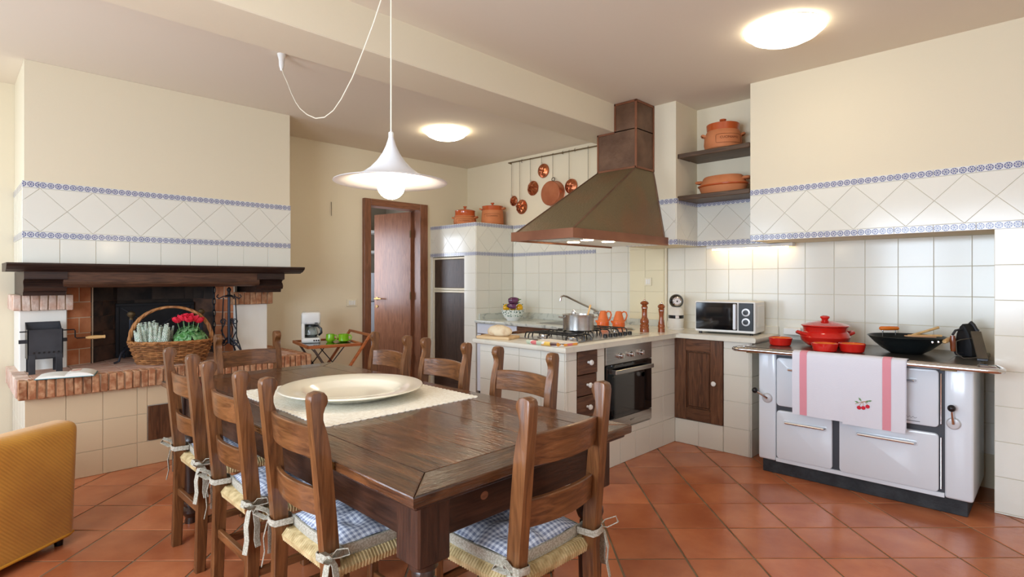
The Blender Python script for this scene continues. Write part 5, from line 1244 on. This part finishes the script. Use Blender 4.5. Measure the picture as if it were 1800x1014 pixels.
# ------------------------------------------------------------------ chairs
def make_chair():
    t = thing('dining_chair', 'x', 'chair', (0, 0, 0), 'rush-seat chairs around the table', 0, True)
    back = [(-.226, 0), (-.214, .45), (-.238, .72), (-.262, .975), (-.262, .988), (-.256, .997)]
    front = [(-.236, 1.002), (-.218, .998), (-.208, .986), (-.205, .97), (-.210, .957), (-.222, .946), (-.226, .935), (-.222, .915), (-.208, .87), (-.198, .82), (-.186, .70), (-.172, .55), (-.166, .45), (-.184, 0)]
    for s in (-1, 1):
        b = prism(BM(), back + front, ((s * .182, 0, 0), (0, 1, 0), (0, 0, 1), (1, 0, 0)), -.0185, .0185, .004); obj('back_post', b, 'chairwood_z', t, 40)
        b = bx(s * .185 - .018, s * .185 + .018, .165, .201, 0, .462, .004); obj('front_leg', b, 'chairwood_z', t)
        obj('side_stretcher', bx(s * .184 - .011, s * .184 + .011, -.20, .18, .215, .245, .003), 'chairwood_y', t)
    def slat(z0, z1, ye, bow, arch):
        b = BM(); n = 12; rows = []
        for i in range(n + 1):
            x = -.168 + .336 * i / n; f = 1 - (2 * i / n - 1) ** 2; y = ye - bow * f; lean = .09 * (z1 - z0)
            rows.append([b.verts.new(p) for p in ((x, y + .009, z0 + arch * f * .3), (x, y - .009, z0 + arch * f * .3), (x, y - .009 - lean, z1 + arch * f), (x, y + .009 - lean, z1 + arch * f))])
        for A, B in zip(rows, rows[1:]):
            for k in range(4): b.faces.new((A[k], A[(k + 1) % 4], B[(k + 1) % 4], B[k]))
        b.faces.new(rows[0][::-1]); b.faces.new(rows[-1])
        bmesh.ops.bevel(b, geom=[e for e in b.edges if abs(e.verts[0].co.x - e.verts[1].co.x) > .01], offset=.003, segments=1, affect='EDGES')
        return b
    obj('top_slat', slat(.79, .885, -.212, .030, .006), 'chairwood_x', t, 40)
    obj('lower_slat', slat(.605, .69, -.194, .030, .004), 'chairwood_x', t, 40)
    obj('front_stretcher', bx(-.17, .17, .176, .194, .30, .325, .003), 'chairwood_x', t); obj('front_stretcher', bx(-.17, .17, .176, .194, .15, .175, .003), 'chairwood_x', t)
    obj('back_stretcher', bx(-.17, .17, -.205, -.185, .255, .29, .003), 'chairwood_x', t)
    b = BM(); a = .198; yf = .205; yb = -.185; yc = .01; hb = .195; p_ = .0118
    def strand(path): tube(b, path, .0068, 5)
    n = int(2 * a / p_)
    for i in range(n + 1):
        x = -a + .004 + i * (2 * a - .008) / n; d_ = (a - abs(x)) / a * hb
        for s, ye in ((1, yf), (-1, yb)): strand([(x, ye - s * .03, .425), (x, ye + s * .001, .43), (x, ye + s * .004, .445), (x, ye - s * .01, .461), (x, ye - s * (.012 + max(0, d_ - .012) + .004), .456)])
    n = int(.39 / p_)
    for i in range(n + 1):
        y = yb + .004 + i * (yf - yb - .008) / n; d_ = (hb - abs(y - yc)) / hb * a
        for s in (-1, 1): strand([(s * (a - .03), y, .425), (s * (a + .001), y, .43), (s * (a + .004), y, .445), (s * (a - .01), y, .461), (s * (a - .012 - max(0, d_ - .012) - .004), y, .456)])
    box(b, -a + .012, a - .012, yb + .012, yf - .012, .428, .452)
    obj('rush_seat', b, 'rush', t, 50)
    return t
def copy_tree(o, parent=None):
    c_ = o.copy(); C.objects.link(c_); c_.parent = parent
    for ch in list(o.children): copy_tree(ch, c_)
    return c_
proto = make_chair()
chairs = [(1.025, 1.79, -90, 'wooden rush-seat chair, last on its table side before the end away from the fireplace'),
    (1.36, 1.335, 0, 'wooden rush-seat chair with gingham cushion at the table end farthest from the hearth'),
    (1.012, 2.365, -90, 'wooden rush-seat chair, middle one of three on the side facing away from the kitchen'),
    (1.03, 3.01, -90, 'wooden rush-seat chair by the hearth corner on the side facing away from the kitchen'),
    (1.375, 3.50, 180, 'wooden chair at the table end directly in front of the brick hearth'),
    (1.745, 3.03, 90, 'wooden chair on the kitchen side of the table, in front of the open door'),
    (1.745, 2.48, 90, 'wooden chair on the kitchen side of the table, middle one of three'),
    (1.745, 1.87, 90, 'wooden chair on the kitchen side, in front of the tiled peninsula')]
for k, (x, y, a, lab) in enumerate(chairs):
    o = proto if k == 0 else copy_tree(proto)
    o.location = (x, y, 0); o.rotation_euler = (0, 0, math.radians(a)); o['label'] = lab
# cushions tied to four chairs
def make_cushion():
    t = thing('seat_cushion', 'x', 'cushion', (0, 0, 0), 'gingham cushions tied to chairs', 0, True)
    N = 22; b = BM(); g = []; a = .178; yb, yf = -.155, .195; yc = (yb + yf) / 2; hb = (yf - yb) / 2
    for i in range(N + 1):
        r_ = []
        for j in range(N + 1):
            u = -1 + 2 * i / N; v = -1 + 2 * j / N
            x = u * a * (1 - .06 * v * v); y = yc + v * hb * (1 - .06 * u * u)
            z = .500 + .034 * (1 - u ** 4) * (1 - v ** 4)
            for du in (-.45, .45):
                for dv in (-.45, .45): z -= .022 * math.exp(-((u - du) ** 2 + (v - dv) ** 2) / .035)
            z -= .010 * math.exp(-(u * u) / .01) + .010 * math.exp(-(v * v) / .01)
            z += .003 * math.sin(9 * u + 4 * v)
            r_.append(b.verts.new((x, y, z)))
        g.append(r_)
    for i in range(N):
        for j in range(N): b.faces.new((g[i][j], g[i + 1][j], g[i + 1][j + 1], g[i][j + 1]))
    obj('pad', b, 'gingham', t, 80)
    ring = [(-1 + 2 * i / N, -1) for i in range(N)] + [(1, -1 + 2 * i / N) for i in range(N)] + [(1 - 2 * i / N, 1) for i in range(N)] + [(-1, 1 - 2 * i / N) for i in range(N)]
    b = BM(); rows = []
    for k, (u, v) in enumerate(ring):
        x = u * a * (1 - .06 * v * v); y = yc + v * hb * (1 - .06 * u * u); e = Vector((u ** 3, v ** 3, 0)); e = e.normalized() if e.length else e
        rows.append([b.verts.new((x, y, .5)), b.verts.new((x + e.x * .006, y + e.y * .006, .499)), b.verts.new((x + e.x * .009, y + e.y * .009, .482)), b.verts.new((x + e.x * .004, y + e.y * .004, .462))])
    for i in range(len(rows)):
        A = rows[i]; B = rows[(i + 1) % len(rows)]
        for k in range(3): b.faces.new((A[k], B[k], B[k + 1], A[k + 1]))
    b.faces.new([r[3] for r in rows])
    obj('border_band', b, 'ribbon', t, 60)
    for s in (-1, 1):
        b = BM(); kx, ky, kz = s * .212, -.205, .497
        ribbon(b, [(s * .165, -.150, .488), (s * .19, -.150, .492), (s * .208, -.165, .496), (kx, ky, kz)], .022, (0, 0, 1))
        ribbon(b, [(s * .15, -.158, .488), (s * .155, -.22, .49), (s * .17, -.23, .494), (s * .2, -.226, .496), (kx, ky, kz)], .022, (0, 0, 1))
        for d, h, w_ in (((s * .6, -.8, 0), .035, .055), ((s * .5, .85, 0), .022, .05)):
            d = Vector(d).normalized(); K = Vector((kx, ky, kz))
            ribbon(b, [K, K + d * .02 + V(0, 0, .022), K + d * w_ + V(0, 0, h), K + d * (w_ + .008) + V(0, 0, h - .018), K + d * w_ * .5 + V(0, 0, -.004), K + V(s * .003, 0, -.003)], .018, Vector((d.y, -d.x, .5)))
        for d, L in (((s * .4, -.9, 0), .17), ((s * .9, .2, 0), .145)):
            d = Vector(d).normalized(); K = Vector((kx, ky, kz))
            ribbon(b, [K, K + d * .018 + V(0, 0, -.02), K + d * .03 + V(0, 0, -.07), K + d * .026 + V(0, 0, -.12), K + d * .036 + V(0, 0, -L)], [.016, .02, .022, .022, .022], Vector((d.y, -d.x, 0)))
        bmesh.ops.create_icosphere(b, subdivisions=1, radius=.011, matrix=Matrix.Translation((kx, ky, kz)))
        obj('tie_bow', b, 'ribbon', t, 60)
    return t
cproto = make_cushion()
clab = ['blue gingham cushion on the chair beside the end away from the fireplace', 'blue gingham cushion on the chair at the table end farthest from the hearth',
        'blue gingham cushion on the middle chair of the side facing away from the kitchen', 'blue gingham cushion on the chair at the hearth corner']
for k in range(4):
    x, y, a, lab = chairs[k]; o = cproto if k == 0 else copy_tree(cproto)
    o.location = (x, y, .003); o.rotation_euler = (0, 0, math.radians(a)); o['label'] = clab[k]

# ------------------------------------------------------------------ armchair
RA = math.radians(34.8); ea = Vector((math.cos(RA), math.sin(RA), 0)); fa = Vector((-ea.y, ea.x, 0))
ro = Vector((.485, 3.61, 0)) - ea * .40 + fa * .37
t = thing('armchair', 'low armchair in mustard yellow ribbed stretch cover near the hearth', 'armchair', tuple(ro), None, RA, True)
b = BM(); box(b, -.40, .40, -.37, -.21, -.12, .625, .055, 4)
r_ = bmesh.ops.bisect_plane(b, geom=b.verts[:] + b.edges[:] + b.faces[:], plane_co=(0, 0, .045), plane_no=(0, 0, 1), clear_inner=True); bmesh.ops.holes_fill(b, edges=[e for e in b.edges if e.is_boundary])
for v in b.verts:
    f = max(0, (v.co.z - .40) / .22); v.co.x *= 1 + .03 * f; v.co.y -= .02 * f
    v.co.y += .012 * math.sin((v.co.x + .4) / .8 * PI) * (1 if v.co.y < -.3 else 0) * -1
obj('back', b, 'armchair_fabric', t, 60)
for s in (-1, 1): b = BM(); box(b, s * .40 - (.14 if s > 0 else 0), s * .40 + (.14 if s < 0 else 0), -.24, .36, .045, .50, .05, 4); obj('arm', b, 'armchair_fabric', t, 60)
obj('seat', box(BM(), -.27, .27, -.22, .34, .05, .36, .03, 3), 'armchair_fabric', t, 60)
obj('seat_pad', box(BM(), -.26, .26, -.20, .35, .34, .45, .045, 4), 'armchair_fabric', t, 60)
obj('hem_piping', tube(BM(), [(-.34, -.374, .054), (-.2, -.378, .052), (0, -.383, .050), (.2, -.378, .052), (.34, -.372, .054), (.385, -.355, .054), (.402, -.31, .054), (.402, -.26, .054)], .007, 8), 'amber_piping', t)
for x in (-.34, .34):
    for y in (-.32, .30): obj('foot', lathe(BM(), [(.018, 0), (.022, .055)], (x, y, 0), 12), 'black', t)

# ------------------------------------------------------------------ tray trolley with coffee maker and cups
RT = math.radians(-12); FL = Vector((2.245, 4.745, .75)); 
t = thing('tray_trolley', 'folding wooden tray trolley with dark tray between hearth and door', 'trolley', (FL.x, FL.y, 0), None, RT, True)
w_, d_ = .50, .58; z = .75
obj('tray_panel', bx(.012, w_ - .012, .012, d_ - .012, z - .012, z - .004), 'black_gloss', t, None)
for a in ((0, w_, 0, .022), (0, w_, d_ - .022, d_), (0, .022, 0, d_), (w_ - .022, w_, 0, d_)): obj('tray_rail', bx(*a, z - .022, z + .006, .004), 'traywood_x' if a[1] - a[0] > .1 else 'traywood_y', t)
for y in (-.012, d_ + .012):
    obj('leg', bar(BM(), (w_ + .065, y, z + .075), (.02, y, .04), .02, .034, (0, 1, 0)), 'traywood_x', t)
    obj('leg', bar(BM(), (.06, y + (.022 if y < 0 else -.022), z - .03), (w_ - .02, y + (.022 if y < 0 else -.022), .04), .018, .03, (0, 1, 0)), 'grey_leg', t)
    obj('strut', tube(BM(), [(.12, y + (.04 if y < 0 else -.04), z - .02), (.36, y + (.04 if y < 0 else -.04), z - .32)], .005, 6), 'iron', t)
    obj('strut', tube(BM(), [(.34, y + (.05 if y < 0 else -.05), z - .02), (.10, y + (.05 if y < 0 else -.05), z - .32)], .005, 6), 'iron', t)
    for x in (.03, w_ - .03): obj('wheel', lathe(BM(), [(.022, -.008), (.03, -.006), (.03, .006), (.022, .008)], (x, y + .01, .03), 16, Matrix.Rotation(PI / 2, 4, 'X')), 'black', t)
obj('handle_bar', bar(BM(), (w_ + .06, -.012, z + .075), (w_ + .06, d_ + .012, z + .075), .022, .022), 'traywood_y', t)
def tl(x, y): return (FL.x + x * math.cos(RT) - y * math.sin(RT), FL.y + x * math.sin(RT) + y * math.cos(RT))
x, y = tl(.131, .40); zz = .746
t = thing('coffee_maker', 'white filter coffee maker with glass jug on the tray trolley', 'coffee maker', (x, y, zz), None, math.radians(-25.5), True)
obj('base', box(BM(), -.085, .085, -.10, .10, 0, .05, .02, 3), 'white_plastic', t)
obj('column', box(BM(), -.085, .085, .03, .10, .045, .285, .015, 3), 'white_plastic', t)
b = box(BM(), -.085, .085, -.085, .10, .175, .29, .022, 3); hd = obj('filter_housing', b, 'white_plastic', t)
obj('side_wing', box(BM(), -.085, -.055, -.08, .05, .045, .19, .008, 2), 'white_plastic', t)
obj('water_gauge', bx(-.087, -.083, -.05, -.035, .16, .265, .001), 'text_dark', hd)

for u0, u1 in ((-.058, -.04), (-.028, .022), (.032, .044), (.046, .058)): obj('printed_mark', bx(u0, u1, -.0862, -.0848, .182, .192), 'text_dark' if u0 > .03 else 'silver_plastic', hd, None)
obj('hot_plate', lathe(BM(), [(.06, .05), (.06, .054), (0, .055)], (0, -.02, 0), 24), 'black', t)
jg = obj('glass_jug', lathe(BM(), [(.05, .056), (.062, .075), (.062, .10), (.048, .145), (.045, .155), (.043, .152), (.046, .143), (.059, .10), (.059, .077), (.046, .06), (0, .059)], (0, -.02, 0), 28), 'glass', t)
obj('jug_lid', lathe(BM(), [(.047, .153), (.046, .164), (0, .168)], (0, -.02, 0), 24), 'black', jg)
b = BM(); tube(b, [(.03, -.045, .162), (.06, -.07, .160), (.088, -.085, .135), (.092, -.088, .095), (.07, -.075, .075)], .011, 8); obj('jug_handle', b, 'black', jg)
for k in range(3): obj('switch', bx(.02 + k * .02, .034 + k * .02, -.104, -.098, .018, .032, .001), 'text_dark', t)
def cup(label, px, py, r, h, saucer, cyl, rz):
    x, y = tl(px, py); t = thing('green_cup', label, 'cup', (x, y, .746), 'lime green cups on the trolley', rz, True); z = .0
    if saucer: obj('saucer', lathe(BM(), [(.03, 0), (.035, .002), (.065, .010), (.07, .013), (.064, .013), (.03, .006), (0, .006)], n=28), 'lime', t); z = .006
    P = [(r * .8, z), (r * .98, z + .008), (r, z + h), (r * .93, z + h), (r * .9, z + .01), (0, z + .008)] if cyl else [(r * .6, z), (r * .85, z + .01), (r, z + h * .35), (r * .95, z + h * .6), (r * .9, z + h), (r * .82, z + h), (r * .88, z + h * .4), (0, z + .01)]
    obj('bowl', lathe(BM(), P, n=28), 'lime', t)
    obj('handle', tube(BM(), [(r * .95, 0, z + h * .85), (r * 1.35, 0, z + h * .85), (r * 1.55, 0, z + h * .6), (r * 1.4, 0, z + h * .3), (r * .95, 0, z + h * .22)], .006, 8), 'lime', t)
cup('small rounded lime green cup without saucer beside the coffee maker', .292, .33, .042, .075, False, False, math.radians(-40)); cup('wide lime green cup standing on its saucer on the trolley', .400, .265, .048, .068, True, True, math.radians(-40))

# ------------------------------------------------------------------ lamps
t = thing('pendant_lamp', 'white flared pendant lamp with bare globe bulb hanging over the table', 'lamp', (1.33, 2.03, 1.68)); c = (1.33, 2.03, 0)
so = [(.010, 1.945), (.014, 1.93), (.022, 1.905), (.036, 1.875), (.058, 1.842), (.086, 1.812), (.118, 1.788), (.155, 1.771), (.20, 1.759), (.236, 1.753)]
b = lathe(BM(), so + [(.237, 1.751)] + [(r - .003 if r > .02 else r * .7, z_ - .003) for r, z_ in so[::-1]], c, 56, cap0=False, cap1=False); obj('shade', b, 'shade', t, 60)
obj('cap', lathe(BM(), [(.011, 1.94), (.011, 1.962), (.004, 1.968), (.003, 1.975)], c, 14), 'white_plastic', t)
b = BM(); bmesh.ops.create_uvsphere(b, u_segments=28, v_segments=18, radius=.058, matrix=Matrix.Translation((1.33, 2.03, 1.738))); obj('bulb', b, 'bulb', t)
obj('socket', lathe(BM(), [(.018, 1.785), (.018, 1.85), (0, 1.851)], c, 14), 'white_plastic', t)
obj('cord', tube(BM(), [(1.33, 2.03, 1.97), (1.33, 2.03, 2.4), (1.33, 2.03, ZC)], .0032, 6), 'cord', t)
obj('ceiling_hook', tube(BM(), [(1.33, 2.03, ZC), (1.33, 2.03, ZC - .03), (1.342, 2.03, ZC - .04), (1.335, 2.03, ZC - .055)], .003, 6), 'white_plastic', t)
Hk = Vector((1.33, 2.03, 0)); Rk = Vector((1.545, 3.63, 0)); zz = [(0, 2.765), (.03, 2.66), (.061, 2.563), (.11, 2.49), (.175, 2.412), (.26, 2.318), (.351, 2.25), (.42, 2.218), (.5, 2.213), (.589, 2.24), (.68, 2.295), (.76, 2.36), (.813, 2.419), (.87, 2.50), (.923, 2.59), (.97, 2.66), (1, 2.72)]
obj('swag_cord', tube(BM(), [Hk.lerp(Rk, f) + V(0, 0, z_) for f, z_ in zz], .0032, 6), 'cord', t)
obj('ceiling_rose', lathe(BM(), [(.008, 2.70), (.011, 2.715), (.016, 2.73), (.018, 2.77), (.028, 2.809)], (1.545, 3.63, 0), 16), 'white_plastic', t)
def dome(x, y, label, m='dome'):
    t = thing('ceiling_light', label, 'lamp', (x, y, ZC - .1), 'round ceiling lights')
    obj('diffuser', lathe(BM(), [(0, ZC - .092), (.07, ZC - .088), (.13, ZC - .074), (.18, ZC - .05), (.205, ZC - .022)], (x, y, 0), 40), m, t)
    obj('rim', lathe(BM(), [(.20, ZC - .024), (.214, ZC - .022), (.216, ZC - .012), (.20, ZC - .002), (.15, ZC)], (x, y, 0), 40), 'glass', t)
dome(3.44, 1.16, 'round white glowing ceiling light above the stove side of the kitchen'); dome(3.48, 4.34, 'round white glowing ceiling light between the beam and the door wall', 'dome_bright')
